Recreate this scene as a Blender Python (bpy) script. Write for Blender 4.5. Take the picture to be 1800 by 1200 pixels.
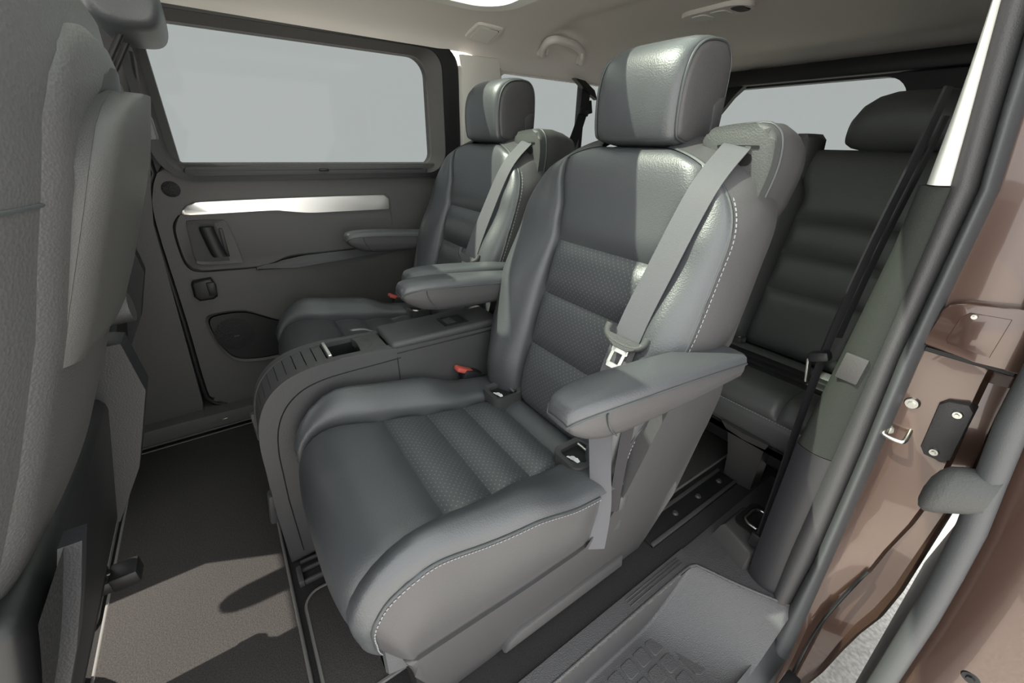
import bpy, bmesh, math, random
from mathutils import Vector, Matrix
random.seed(4)
for o in list(bpy.data.objects): bpy.data.objects.remove(o)
SC = bpy.context.scene
COL = SC.collection
# ------------------------------------------------------------------ camera
# world: +X across the van to the far side, +Y to its front, +Z up, floor at z = 0
cam = bpy.data.objects.new('camera', bpy.data.cameras.new('camera')); COL.objects.link(cam)
RW = ((-0.56815386, -0.82260085, 0.02300053), (-0.37053513, 0.23076502, -0.89969507), (0.73478222, -0.51968773, -0.43591255))
M = Matrix.Identity(4)
for r in range(3):
    M[r][0] = RW[0][r]; M[r][1] = -RW[1][r]; M[r][2] = -RW[2][r]
M.translation = Vector((0, 0, 0.93))
cam.matrix_world = M
cam.data.sensor_fit = 'HORIZONTAL'; cam.data.sensor_width = 36
cam.data.lens = 713.89 / 1800 * 36
cam.data.clip_start = 0.01
SC.camera = cam
# ------------------------------------------------------------------ light
W = bpy.data.worlds.new('sky'); SC.world = W; W.use_nodes = True
bg = W.node_tree.nodes['Background']
bg.inputs[0].default_value = (0.98, 1.0, 1.0, 1); bg.inputs[1].default_value = 3.2
sl = bpy.data.lights.new('sun', 'SUN'); sl.energy = 11.0; sl.angle = math.radians(0.6); sl.color = (1.0, 0.93, 0.82)
sun = bpy.data.objects.new('sun', sl); COL.objects.link(sun)
sun.rotation_euler = Vector((0.40, 0.60, 1.0)).to_track_quat('Z', 'Y').to_euler()
SC.view_settings.view_transform = 'Standard'; SC.view_settings.look = 'None'
SC.view_settings.exposure = 0.0; SC.view_settings.gamma = 1.0
# ------------------------------------------------------------------ materials
MATS = {}
def mat(name, col, rough=0.5, grain=None, gs=0.1, spec=0.5, metal=0.0, var=0.0, coat=0.0, perf=False, fuzz=None):
    m = bpy.data.materials.new(name); m.use_nodes = True; MATS[name] = m
    nt = m.node_tree; N = nt.nodes; L = nt.links; b = N['Principled BSDF']
    b.inputs['Roughness'].default_value = rough; b.inputs['Metallic'].default_value = metal
    b.inputs['Specular IOR Level'].default_value = spec
    b.inputs['Coat Weight'].default_value = coat
    tc = N.new('ShaderNodeTexCoord')
    base = N.new('ShaderNodeRGB'); base.outputs[0].default_value = (*col, 1); csock = base.outputs[0]
    if var:
        nz = N.new('ShaderNodeTexNoise'); nz.inputs['Scale'].default_value = fuzz or 9; nz.inputs['Detail'].default_value = 4
        L.new(tc.outputs['Object'], nz.inputs['Vector'])
        mp = N.new('ShaderNodeMapRange'); mp.inputs[1].default_value = 0.25; mp.inputs[2].default_value = 0.75
        mp.inputs[3].default_value = 1 - var; mp.inputs[4].default_value = 1 + var
        L.new(nz.outputs['Fac'], mp.inputs[0])
        vm = N.new('ShaderNodeVectorMath'); vm.operation = 'SCALE'
        L.new(csock, vm.inputs[0]); L.new(mp.outputs[0], vm.inputs['Scale']); csock = vm.outputs[0]
    if perf:
        uv = N.new('ShaderNodeUVMap')
        def math_(op, a, bb=None):
            n = N.new('ShaderNodeVectorMath'); n.operation = op
            if a is not None: L.new(a, n.inputs[0])
            if bb is not None: n.inputs[1].default_value = (bb, bb, bb)
            return n
        # two interleaved dot grids, 9 mm pitch
        outs = []
        for off in (0.0, 0.5):
            sc = math_('MULTIPLY', uv.outputs[0], 1 / 0.0118)
            ad = math_('ADD', sc.outputs[0], off)
            fr = math_('FRACTION', ad.outputs[0])
            su = math_('SUBTRACT', fr.outputs[0], 0.5)
            sx = N.new('ShaderNodeSeparateXYZ'); L.new(su.outputs[0], sx.inputs[0])
            cx = N.new('ShaderNodeCombineXYZ'); L.new(sx.outputs[0], cx.inputs[0]); L.new(sx.outputs[1], cx.inputs[1])
            ln = N.new('ShaderNodeVectorMath'); ln.operation = 'LENGTH'; L.new(cx.outputs[0], ln.inputs[0])
            outs.append(ln.outputs['Value'])
        mn = N.new('ShaderNodeMath'); mn.operation = 'MINIMUM'; L.new(outs[0], mn.inputs[0]); L.new(outs[1], mn.inputs[1])
        mr = N.new('ShaderNodeMapRange'); mr.inputs[1].default_value = 0.05; mr.inputs[2].default_value = 0.13
        mr.inputs[3].default_value = 1; mr.inputs[4].default_value = 0; L.new(mn.outputs[0], mr.inputs[0])
        mx = N.new('ShaderNodeMix'); mx.data_type = 'RGBA'
        L.new(mr.outputs[0], mx.inputs[0]); L.new(csock, mx.inputs[6]); mx.inputs[7].default_value = (0.15, 0.155, 0.16, 1)
        csock = mx.outputs[2]
    L.new(csock, b.inputs['Base Color'])
    if grain:
        if gs > 0:
            vo = N.new('ShaderNodeTexVoronoi'); vo.inputs['Scale'].default_value = grain
            L.new(tc.outputs['Object'], vo.inputs['Vector'])
            h = vo.outputs['Distance']
        else:
            vo = N.new('ShaderNodeTexNoise'); vo.inputs['Scale'].default_value = grain; vo.inputs['Detail'].default_value = 2
            L.new(tc.outputs['Object'], vo.inputs['Vector'])
            h = vo.outputs['Fac']
        bp = N.new('ShaderNodeBump'); bp.inputs['Strength'].default_value = abs(gs); bp.inputs['Distance'].default_value = 0.0015
        L.new(h, bp.inputs['Height']); L.new(bp.outputs[0], b.inputs['Normal'])
    return m
leather = mat('charcoal leather', (0.055, 0.058, 0.063), 0.40, 420, 0.16, 0.62, var=0.06)
leather_p = mat('perforated charcoal leather', (0.052, 0.055, 0.060), 0.40, 420, 0.16, 0.62, perf=True)
vinyl = mat('grey vinyl side', (0.060, 0.058, 0.060), 0.45, 500, 0.12, 0.4, var=0.04)
plastic = mat('grained grey plastic', (0.054, 0.053, 0.055), 0.48, 600, 0.25, 0.4)
plastic_d = mat('dark trim plastic', (0.052, 0.050, 0.050), 0.55, 500, 0.2, 0.4)
plastic_k = mat('black plastic', (0.012, 0.012, 0.013), 0.45, None, 0, 0.4)
door_m = mat('charcoal door plastic', (0.078, 0.074, 0.073), 0.5, 500, 0.2, 0.4)
pocket_m = mat('satin pocket plastic', (0.056, 0.056, 0.055), 0.5, 900, 0.15, 0.4)
plastic_s = mat('smooth black trim', (0.022, 0.022, 0.025), 0.45, 500, 0.1, 0.4)
leather_f = mat('coarse grain leather', (0.072, 0.072, 0.073), 0.42, 340, 0.28, 0.45, var=0.06)
shell_m = mat('pebbled shell plastic', (0.066, 0.065, 0.066), 0.45, 460, 0.28, 0.4)
stitch_m = mat('pale grey thread', (0.22, 0.22, 0.23), 0.8)
seam_m = mat('piping leather', (0.045, 0.05, 0.052), 0.5)
webbing = mat('grey seat belt webbing', (0.080, 0.080, 0.088), 0.6, 900, 0.2, 0.3, var=0.05)
webbing_k = mat('black seat belt webbing', (0.018, 0.017, 0.020), 0.6, 900, 0.2, 0.3)
pad_m = mat('pebbled belt pad', (0.056, 0.058, 0.057), 0.55, 420, 0.22, 0.4)
steel = mat('brushed steel', (0.62, 0.62, 0.58), 0.3, None, 0, 0.5, 1.0)
red = mat('red release button', (0.50, 0.09, 0.07), 0.4)
chrome = mat('satin silver trim', (0.80, 0.78, 0.74), 0.28, None, 0, 0.5, 0.85)
carpet = mat('dark carpet', (0.030, 0.029, 0.030), 0.95, 900, -0.9, 0.1, var=0.35, fuzz=420)
mat_m = mat('tufted floor mat', (0.046, 0.043, 0.042), 0.95, 700, -1.0, 0.1, var=0.4, fuzz=380)
binding = mat('mat edge binding', (0.13, 0.125, 0.12), 0.7)
liner = mat('beige headliner', (0.74, 0.70, 0.65), 0.9, 900, -0.25, 0.1)
liner_p = mat('cream pillar plastic', (0.74, 0.71, 0.66), 0.6)
white_p = mat('white pillar trim', (0.80, 0.79, 0.74), 0.45)
paint = mat('brown metallic paint', (0.088, 0.051, 0.039), 0.25, None, 0, 0.5, 0.35, coat=0.8)
rubber = mat('grey rubber seal', (0.066, 0.068, 0.072), 0.5, 700, 0.15, 0.4)
felt = mat('green grey pillar felt', (0.034, 0.037, 0.034), 0.9, 800, -0.6, 0.1)
sillm = mat('grey step plastic', (0.062, 0.061, 0.064), 0.42, 500, 0.5, 0.5)
gravel = mat('pale gravel', (0.62, 0.60, 0.56), 0.9, 60, 0.8, 0.1, var=0.35, fuzz=90)
lamp_g = mat('milky lamp lens', (0.75, 0.74, 0.68), 0.3)
icon_w = mat('white print', (0.85, 0.85, 0.85), 0.6)
mesh_m = mat('black net fabric', (0.02, 0.02, 0.021), 0.8, 260, 0.9, 0.2)
def glass(name, t, gl=0.03):
    m = bpy.data.materials.new(name); m.use_nodes = True; nt = m.node_tree; nt.nodes.clear()
    o = nt.nodes.new('ShaderNodeOutputMaterial'); a = nt.nodes.new('ShaderNodeBsdfTransparent'); a.inputs[0].default_value = (*t, 1)
    g = nt.nodes.new('ShaderNodeBsdfGlossy'); g.inputs['Roughness'].default_value = 0.05
    x = nt.nodes.new('ShaderNodeMixShader'); x.inputs[0].default_value = gl
    nt.links.new(a.outputs[0], x.inputs[1]); nt.links.new(g.outputs[0], x.inputs[2]); nt.links.new(x.outputs[0], o.inputs[0]); return m
glass_t = glass('privacy glass', (0.358, 0.368, 0.364), 0.008)
glass_r = glass('roof glass', (0.84, 0.90, 0.86))
# ------------------------------------------------------------------ helpers
def base_of(p):
    v = Vector((0, 0, 0))
    while p is not None:
        v += p.location; p = p.parent
    return v
def mk(name, verts, faces, m, parent=None, smooth=True, uvs=None, sharp=None, kind=None):
    off = base_of(parent)
    me = bpy.data.meshes.new(name)
    me.from_pydata([(v[0] - off.x, v[1] - off.y, v[2] - off.z) for v in verts], [], faces)
    if uvs:
        uvl = me.uv_layers.new(name='UVMap')
        for lp in me.loops: uvl.data[lp.index].uv = uvs[lp.vertex_index]
    me.materials.append(m)
    if smooth:
        me.polygons.foreach_set('use_smooth', [True] * len(me.polygons))
        if sharp: me.set_sharp_from_angle(angle=math.radians(sharp))
    me.update()
    o = bpy.data.objects.new(name, me); COL.objects.link(o)
    if parent is not None: o.parent = parent
    if kind: o['kind'] = kind
    return o
def from_bm(name, bm, m, parent=None, sharp=35, kind=None):
    bmesh.ops.recalc_face_normals(bm, faces=bm.faces)
    vs = [v.co.copy() for v in bm.verts]; bm.verts.index_update()
    fs = [[v.index for v in f.verts] for f in bm.faces]
    bm.free()
    return mk(name, vs, fs, m, parent, True, None, sharp, kind)
def thing(name, label, cat, loc, group=None):
    o = bpy.data.objects.new(name, None); COL.objects.link(o); o.location = loc; o.empty_display_size = 0.1
    o['label'] = label; o['category'] = cat
    if group: o['group'] = group
    return o
def tag(o, label, cat, group=None):
    o['label'] = label; o['category'] = cat
    if group: o['group'] = group
    return o
def copy_tree(o, parent=None):
    c = o.copy(); COL.objects.link(c); c.parent = parent
    for ch in list(o.children): copy_tree(ch, c)
    return c
def cat(pts, n=8, closed=False):
    P = [Vector(p) for p in pts]; k = len(P); out = []
    rng = k if closed else k - 1
    for i in range(rng):
        if closed: a, b, c, d = P[i - 1], P[i], P[(i + 1) % k], P[(i + 2) % k]
        else: a, b, c, d = P[max(i - 1, 0)], P[i], P[i + 1], P[min(i + 2, k - 1)]
        for j in range(n):
            t = j / n
            out.append(0.5 * ((2 * b) + (c - a) * t + (2 * a - 5 * b + 4 * c - d) * t * t + (3 * b - a - 3 * c + d) * t ** 3))
    if not closed: out.append(P[-1])
    return out
def lerp(a, b, t): return a + (b - a) * t
def interp(tab, x):
    if x <= tab[0][0]: return tab[0][1]
    for (a, u), (b, v) in zip(tab, tab[1:]):
        if x <= b:
            t = (x - a) / (b - a); t = t * t * (3 - 2 * t); return u + (v - u) * t
    return tab[-1][1]
def cheb(i, n): return 0.5 - 0.5 * math.cos(math.pi * i / n)
def patch(name, fn, ns, nt, m, parent=None, uv=None, edge=True, kind=None):
    V, U = [], []
    for j in range(nt + 1):
        t = cheb(j, nt) if edge else j / nt
        for i in range(ns + 1):
            s = cheb(i, ns) if edge else i / ns
            V.append(fn(s, t)); U.append(uv(s, t) if uv else (s, t))
    F = [(j * (ns + 1) + i, j * (ns + 1) + i + 1, (j + 1) * (ns + 1) + i + 1, (j + 1) * (ns + 1) + i) for j in range(nt) for i in range(ns)]
    return mk(name, V, F, m, parent, True, U, None, kind)
def loft(name, secs, m, parent=None, cap=True, sharp=None, closed=True):
    n = len(secs[0]); V = [p for s in secs for p in s]; F = []
    for j in range(len(secs) - 1):
        for i in range(n if closed else n - 1):
            F.append((j * n + i, j * n + (i + 1) % n, (j + 1) * n + (i + 1) % n, (j + 1) * n + i))
    if cap:
        F.append(tuple(range(n))[::-1]); F.append(tuple((len(secs) - 1) * n + i for i in range(n)))
    bm = bmesh.new(); vv = [bm.verts.new(v) for v in V]
    for f in F:
        try: bm.faces.new([vv[i] for i in f])
        except ValueError: pass
    return from_bm(name, bm, m, parent, sharp if sharp else 50)
def box(name, x0, x1, y0, y1, z0, z1, m, parent=None, bev=0.0, seg=2, rot=None, kind=None):
    bm = bmesh.new()
    bmesh.ops.create_cube(bm, size=1.0)
    for v in bm.verts: v.co = Vector(((x0 + x1) / 2 + v.co.x * (x1 - x0), (y0 + y1) / 2 + v.co.y * (y1 - y0), (z0 + z1) / 2 + v.co.z * (z1 - z0)))
    if bev: bmesh.ops.bevel(bm, geom=list(bm.edges), offset=bev, segments=seg, profile=0.5, affect='EDGES')
    if rot:
        c = Vector(((x0 + x1) / 2, (y0 + y1) / 2, (z0 + z1) / 2))
        bmesh.ops.rotate(bm, verts=bm.verts, cent=c, matrix=rot)
    return from_bm(name, bm, m, parent, 40, kind)
def prism(name, pts, axis, a0, a1, m, parent=None, bev=0.0, seg=2, shift=None, kind=None):
    """extrude a 2D outline along an axis from a0 (visible face, bevelled) to a1"""
    def P(p, a):
        if axis == 'x': return Vector((a, p[0], p[1]))
        if axis == 'y': return Vector((p[0], a, p[1]))
        return Vector((p[0], p[1], a))
    bm = bmesh.new(); A = [bm.verts.new(P(p, a0)) for p in pts]; B = [bm.verts.new(P(p, a1)) for p in pts]; n = len(pts)
    fa = bm.faces.new(A); bm.faces.new(B[::-1])
    for i in range(n): bm.faces.new([A[(i + 1) % n], A[i], B[i], B[(i + 1) % n]])
    if bev: bmesh.ops.bevel(bm, geom=[e for e in fa.edges], offset=bev, segments=seg, profile=0.5, affect='EDGES')
    if shift:
        for v in bm.verts: v.co = shift(v.co)
    return from_bm(name, bm, m, parent, 40, kind)
def rrect(a0, a1, b0, b1, r, n=6):
    if not isinstance(r, (tuple, list)): r = (r,) * 4
    C = [(a1, b1, r[0], 0), (a0, b1, r[1], 90), (a0, b0, r[2], 180), (a1, b0, r[3], 270)]; out = []
    for ca, cb, rr, st in C:
        sx = -1 if ca == a1 else 1; sy = -1 if cb == b1 else 1
        for i in range(n + 1):
            an = math.radians(st + 90 * i / n); out.append((ca + sx * rr + rr * math.cos(an), cb + sy * rr + rr * math.sin(an)))
    return out
def ring(name, outer, inner, axis, a0, a1, m, parent=None, lift=0.0, wall=True):
    """flat frame between two loops; a0 visible face, a1 back; inner edge may be lifted"""
    n = len(outer)
    def P(p, a): return (a, p[0], p[1]) if axis == 'x' else ((p[0], a, p[1]) if axis == 'y' else (p[0], p[1], a))
    V = [P(p, a0) for p in outer] + [P(p, a0 + lift) for p in inner] + [P(p, a1) for p in inner] + [P(p, a1) for p in outer]; F = []
    for i in range(n):
        k = (i + 1) % n
        F += [(i, k, n + k, n + i), (n + i, n + k, 2 * n + k, 2 * n + i), (3 * n + i, 3 * n + k, k, i), (2 * n + i, 2 * n + k, 3 * n + k, 3 * n + i)]
    return mk(name, V, F, m, parent, True, None, 35)
def tube_data(path, r, n=8, closed=False, flat=None):
    P = [Vector(p) for p in path]; k = len(P); V, F = [], []; a = None
    for i, p in enumerate(P):
        if closed: d = P[(i + 1) % k] - P[i - 1]
        else: d = P[min(i + 1, k - 1)] - P[max(i - 1, 0)]
        d.normalize()
        if a is None:
            a = d.cross(Vector((0, 0, 1)))
            if a.length < 0.2: a = d.cross(Vector((1, 0, 0)))
        a = a - d * a.dot(d)
        if a.length < 1e-4: a = d.orthogonal()
        a.normalize(); b = d.cross(a)
        rr = r[i] if isinstance(r, list) else r
        for j in range(n):
            t = 2 * math.pi * j / n; V.append(p + a * (rr * math.cos(t)) + b * (rr * math.sin(t)))
    for i in range(k if closed else k - 1):
        for j in range(n):
            q = (i + 1) % k
            F.append((i * n + j, i * n + (j + 1) % n, q * n + (j + 1) % n, q * n + j))
    if not closed: F += [tuple(range(n))[::-1], tuple((k - 1) * n + j for j in range(n))]
    return V, F
def tube(name, path, r, m, parent=None, n=8, closed=False, kind=None):
    V, F = tube_data(path, r, n, closed); return mk(name, V, F, m, parent, True, None, 60, kind)
def join_data(parts):
    V, F = [], []
    for v, f in parts:
        o = len(V); V += list(v); F += [tuple(i + o for i in q) for q in f]
    return V, F
def dashes(name, path, m, parent, ln=0.0045, gap=0.0028, r=0.0009):
    """a row of stitches along a path"""
    P = [Vector(p) for p in path]; L = [0.0]
    for a, b in zip(P, P[1:]): L.append(L[-1] + (b - a).length)
    def at(l):
        for i in range(len(P) - 1):
            if l <= L[i + 1]:
                d = L[i + 1] - L[i]; return P[i].lerp(P[i + 1], (l - L[i]) / d if d else 0)
        return P[-1].copy()
    parts = []; l = 0.0
    while l + ln < L[-1]:
        parts.append(tube_data([at(l), at(l + ln)], r, 4)); l += ln + gap
    V, F = join_data(parts)
    return mk(name, V, F, m, parent, False, None, None, 'stuff')
def ribbon(name, path, wdirs, width, th, m, parent=None):
    """flat strap: path points and a width direction for each"""
    V, F = [], []; P = [Vector(p) for p in path]; k = len(P)
    Wd = [Vector(w).normalized() for w in wdirs]
    if len(Wd) != k:
        q = len(Wd); Wd = [Wd[min(int(i * (q - 1) / (k - 1)), q - 2)].lerp(Wd[min(int(i * (q - 1) / (k - 1)) + 1, q - 1)], (i * (q - 1) / (k - 1)) % 1 if i < k - 1 else 1).normalized() for i in range(k)]
    for i, p in enumerate(P):
        d = (P[min(i + 1, k - 1)] - P[max(i - 1, 0)]).normalized()
        w = (Wd[i] - d * Wd[i].dot(d)).normalized(); nn = d.cross(w)
        ww = width[i] if isinstance(width, list) else width
        for a, b in ((-1, -1), (1, -1), (1, 1), (-1, 1)):
            V.append(p + w * (a * ww / 2) + nn * (b * th / 2))
    for i in range(k - 1):
        for j in range(4): F.append((i * 4 + j, i * 4 + (j + 1) % 4, i * 4 + 4 + (j + 1) % 4, i * 4 + 4 + j))
    F += [(0, 1, 2, 3), tuple(4 * k - 4 + j for j in (3, 2, 1, 0))]
    return mk(name, V, F, m, parent, True, None, 40)
def struct(o, label=None):
    o['kind'] = 'structure'
    if label: o['label'] = label
    return o
def sgrp(name, loc=(0, 0, 0)):
    o = bpy.data.objects.new(name, None); COL.objects.link(o); o.location = loc; o['kind'] = 'structure'; return o
class Prof:
    """smooth profile in (y, z) with arc length"""
    def __init__(s, pts, n=14):
        s.P = [Vector((0, p[0], p[1])) for p in pts]; s.P = cat(s.P, n); s.L = [0.0]
        for a, b in zip(s.P, s.P[1:]): s.L.append(s.L[-1] + (b - a).length)
        s.len = s.L[-1]
    def at(s, l):
        l = min(max(l, 0), s.len)
        lo, hi = 0, len(s.L) - 2
        while lo < hi:
            mid = (lo + hi + 1) // 2
            if s.L[mid] <= l: lo = mid
            else: hi = mid - 1
        a, b = s.P[lo], s.P[lo + 1]; d = s.L[lo + 1] - s.L[lo]
        return a.lerp(b, (l - s.L[lo]) / d if d else 0)
    def nrm(s, l):
        d = (s.at(l + 0.004) - s.at(l - 0.004)); d.normalize(); return Vector((0, -d.z, d.y))
    def find(s, key):
        return min(range(len(s.P)), key=lambda i: abs(key(s.P[i]))) and s.L[min(range(len(s.P)), key=lambda i: abs(key(s.P[i])))]
    def at_y(s, y): i = min(range(len(s.P)), key=lambda i: abs(s.P[i].y - y)); return s.L[i]
    def at_z(s, z): i = min(range(len(s.P)), key=lambda i: abs(s.P[i].z - z)); return s.L[i]
def puff(d, w): 
    q = min(max(d / w, 0), 1); return 1 - (1 - q) ** 2.4
def cover_panel(name, prof, cx, gl, gr, l0, l1, m, parent, bulge=0.009, w=0.02, sgn=1, ns=26, nt=18):
    """upholstered panel between x = cx - gl(l) and cx + gr(l), from arc length l0 to l1"""
    def fn(s, t):
        l = lerp(l0, l1, t); a, b = cx - gl(l), cx + gr(l); x = lerp(a, b, s); wd = b - a
        d1 = min(s, 1 - s) * wd; d2 = min(t, 1 - t) * (l1 - l0)
        h = bulge * puff(d1, w) * puff(d2, w * 1.5) - 0.002
        return prof.at(l) + prof.nrm(l) * (h * sgn) + Vector((x, 0, 0))
    def uv(s, t):
        l = lerp(l0, l1, t); return (lerp(cx - gl(l), cx + gr(l), s), l)
    return patch(name, fn, ns, nt, m, parent, uv)
# ================================================================== STRUCTURE
# ---------- floor
fl = struct(box('floor', 0.30, 1.60, -2.32, 1.3, -0.03, 0.0, carpet))
# ---------- step well on the near side
st = sgrp('trim_1', (0.19, -0.5, -0.12))
mk('sill_strip', [(0.282, 1.0, 0.004), (0.322, 1.0, 0.006), (0.322, -0.78, 0.006), (0.282, -0.755, 0.004), (0.322, 1.0, -0.06), (0.322, -0.78, -0.06)],
   [(0, 1, 2, 3), (1, 4, 5, 2)], sillm, st, False)
for gx in (0.298, 0.306, 0.313):
    box('sill_rib', gx - 0.0015, gx + 0.0015, -0.745, -0.555, 0.003, 0.0075, plastic_d, st, 0.0008, 1)
# rear landing of the step
prism('sill_landing', [(0.322, -0.78), (0.284, -0.752), (0.272, -0.772), (0.186, -0.811), (0.09, -0.862), (0.09, -1.25), (0.322, -1.25)], 'z', 0.004, -0.06, sillm, st, 0.002)
tube('tray_lip', cat([(0.284, 0.9, 0.003), (0.284, 0.2, 0.003), (0.284, -0.5, 0.003), (0.284, -0.72, 0.003), (0.279, -0.764, 0.003), (0.262, -0.778, 0.003), (0.186, -0.812, 0.003), (0.098, -0.860, 0.003)], 6), 0.0035, sillm, st, 8)
def trayf(s, t):
    # s across (inner wall -> outer lip), t from rear edge forward
    xr = [(0.0, 0.2815), (0.08, 0.2825), (0.2, 0.283), (1.0, 0.07)]
    yy = t
    u = s
    x_in = 0.283; x_out = 0.085
    x = lerp(x_in, x_out, max(0, (u - 0.22) / 0.78))
    yrear = lerp(-0.770, -0.865, (x_in - x) / (x_in - x_out)) if x < x_in else -0.765
    if t < 0.45:
        k = t / 0.45
        y = yrear + 0.20 * k
        zf = 0.002 - 0.125 * (1 - (1 - k) ** 2.2) ** 1.3
    else:
        k = (t - 0.45) / 0.55
        y = lerp(yrear + 0.20, 0.9, k); zf = -0.123
    wall = min(u / 0.22, 1)
    z = lerp(0.002, zf, wall ** 1.0)
    return Vector((x + 0.006 * (wall if u < 0.22 else 1) - 0.004, y, z))
patch('step_tray', trayf, 40, 60, sillm, st, edge=False)
prism('step_outer_lip', [(0.095, -0.10), (0.085, -0.122), (0.060, -0.150), (0.055, -0.30), (0.075, -0.30), (0.10, -0.14)], 'y', -0.86, 0.9, rubber, st)
# raised tread blocks moulded in the step: one notched cap and staggered squares
def tread(x, y, w, h):
    V = rrect(x - w / 2, x + w / 2, y - h / 2, y + h / 2, 0.005, 3)
    return prism('tread_block', V, 'z', -0.1205, -0.125, sillm, st, 0.0012, 1)
prism('tread_block', [(0.262, -0.655), (0.262, -0.635), (0.236, -0.635), (0.236, -0.628), (0.226, -0.628), (0.226, -0.635), (0.196, -0.635), (0.196, -0.628), (0.186, -0.628), (0.186, -0.635), (0.158, -0.635), (0.150, -0.645), (0.150, -0.668), (0.158, -0.676), (0.250, -0.676), (0.259, -0.670)], 'z', -0.1205, -0.125, sillm, st, 0.0012, 1)
for i in range(9):
    for j in range(3):
        tread(0.247 - 0.042 * j, -0.606 + 0.042 * i + (0.0 if j != 1 else 0.0), 0.032, 0.032)
# tie-down block on the rear landing
td = thing('tie_down_ring', 'black lashing ring in grey moulded block on the step landing', 'tie-down', (0.25, -0.97, 0.0))
prism('block', [(0.292, -0.90), (0.205, -0.865), (0.19, -0.90), (0.19, -1.04), (0.262, -1.05), (0.292, -1.0)], 'z', 0.052, 0.0, plastic_d, td, 0.012, 3, shift=lambda c: Vector((c.x + (0.05 - c.z) * 0.25 * (1 if c.x > 0.25 else 0), c.y + (0.052 - c.z) * (0.3 if c.y > -0.93 else 0), c.z)))
ring('bezel', rrect(0.200, 0.283, -1.035, -0.925, 0.02), rrect(0.212, 0.272, -1.022, -0.938, 0.016), 'z', 0.056, 0.045, plastic_k, td)
tube('ring', [(p[0], p[1], 0.058) for p in rrect(0.217, 0.266, -1.016, -0.945, 0.018)], 0.0035, steel, td, 8, True)
prism('recess', rrect(0.212, 0.272, -1.022, -0.938, 0.016), 'z', 0.0535, 0.03, plastic_k, td)
# seat rail channel along the near side
rl = thing('seat_rail', 'black sunken seat rail with bolt heads running back beside the step', 'rail', (0.38, -0.9, 0.0))
box('channel', 0.365, 0.435, -1.125, -0.72, 0.0, 0.008, plastic_k, rl, 0.002)
for xx in (0.370, 0.428): box('rail_lip', xx - 0.005, xx + 0.005, -1.125, -0.72, 0.0, 0.014, plastic_d, rl, 0.002)
for yy in (-0.86, -0.97, -1.08):
    bm = bmesh.new(); bmesh.ops.create_cone(bm, cap_ends=True, segments=12, radius1=0.009, radius2=0.006, depth=0.006)
    bmesh.ops.translate(bm, verts=bm.verts, vec=(0.40, yy, 0.011)); from_bm('bolt', bm, plastic_d, rl)
# ---------- near rear pillar (rear edge of the door opening), a forward facing jamb at y = -0.86
pl = sgrp('wall_near', (0.1, -0.9, -0.3))
YJ = -0.86
sin_ = [(1.34, 0.190), (1.12, 0.176), (0.98, 0.154), (0.89, 0.141), (0.63, 0.134), (0.42, 0.131), (0.15, 0.128), (-0.05, 0.120)]
smid = [(1.34, 0.168), (1.12, 0.156), (0.98, 0.136), (0.89, 0.122), (0.63, 0.118), (0.42, 0.106), (0.15, 0.096), (-0.05, 0.098)]
sout = [(1.34, 0.145), (1.12, 0.134), (0.98, 0.119), (0.89, 0.106), (0.67, 0.100), (0.45, 0.088), (0.15, 0.074), (-0.15, 0.060)]
pleft = [(1.34, 0.215), (1.0, 0.190), (0.83, 0.182), (0.58, 0.192), (0.39, 0.202), (0.09, 0.197), (-0.05, 0.19)]
def at(tab, z):
    for (a, u), (b, v) in zip(tab, tab[1:]):
        if z >= b: return v + (u - v) * min(max((z - b) / (a - b), 0), 1)
    return tab[-1][1]
ZS = [1.34, 1.2, 1.12, 1.05, 0.98, 0.93, 0.89, 0.8, 0.7, 0.63, 0.55, 0.45, 0.35, 0.25, 0.15, 0.08, 0.0]
def pil(fa, fb, zs, m, name, bow=0.0, depth=0.03, n=8):
    secs = []
    for z in zs:
        a, b = fa(z), fb(z); row = []
        for i in range(n + 1):
            s = i / n; row.append(Vector((lerp(a, b, s), YJ + bow * (1 - (2 * s - 1) ** 2), z)))
        row += [Vector((b, YJ - depth, z)), Vector((a, YJ - depth, z))]
        secs.append(row)
    return loft(name, secs, m, pl, True, 60)
pil(lambda z: at(pleft, z), lambda z: at(sin_, z) - 0.001, [z for z in ZS if 0.45 <= z <= 0.9] + [0.40], felt, 'pillar_lower_trim', 0.012, 0.10)
pil(lambda z: at(pleft, z), lambda z: at(sin_, z) - 0.001, [0.398, 0.35, 0.25, 0.15, 0.08, 0.0], plastic_s, 'pillar_foot_trim', 0.011, 0.10)
pil(lambda z: at(sin_, z) + 0.012, lambda z: at(smid, z) + 0.001, ZS + [-0.06], plastic, 'pillar_edge_trim', 0.014, 0.05)
pil(lambda z: at(smid, z), lambda z: at(sout, z) - 0.002, ZS + [-0.08, -0.16], rubber, 'door_seal', 0.020, 0.03)
wz = [1.34, 1.2, 1.12, 1.05, 0.98, 0.93, 0.905, 0.892]
pil(lambda z: at(pleft, z) - 0.008, lambda z: at(sin_, z) + 0.007, wz, white_p, 'pillar_upper_trim', 0.022, 0.10)
# cap on the felt trim
box('trim_cap', 0.150, 0.184, YJ + 0.010, YJ + 0.0155, 0.566, 0.616, plastic_d, pl, 0.002, 2, Matrix.Rotation(math.radians(-3), 3, 'Y'))
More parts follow.
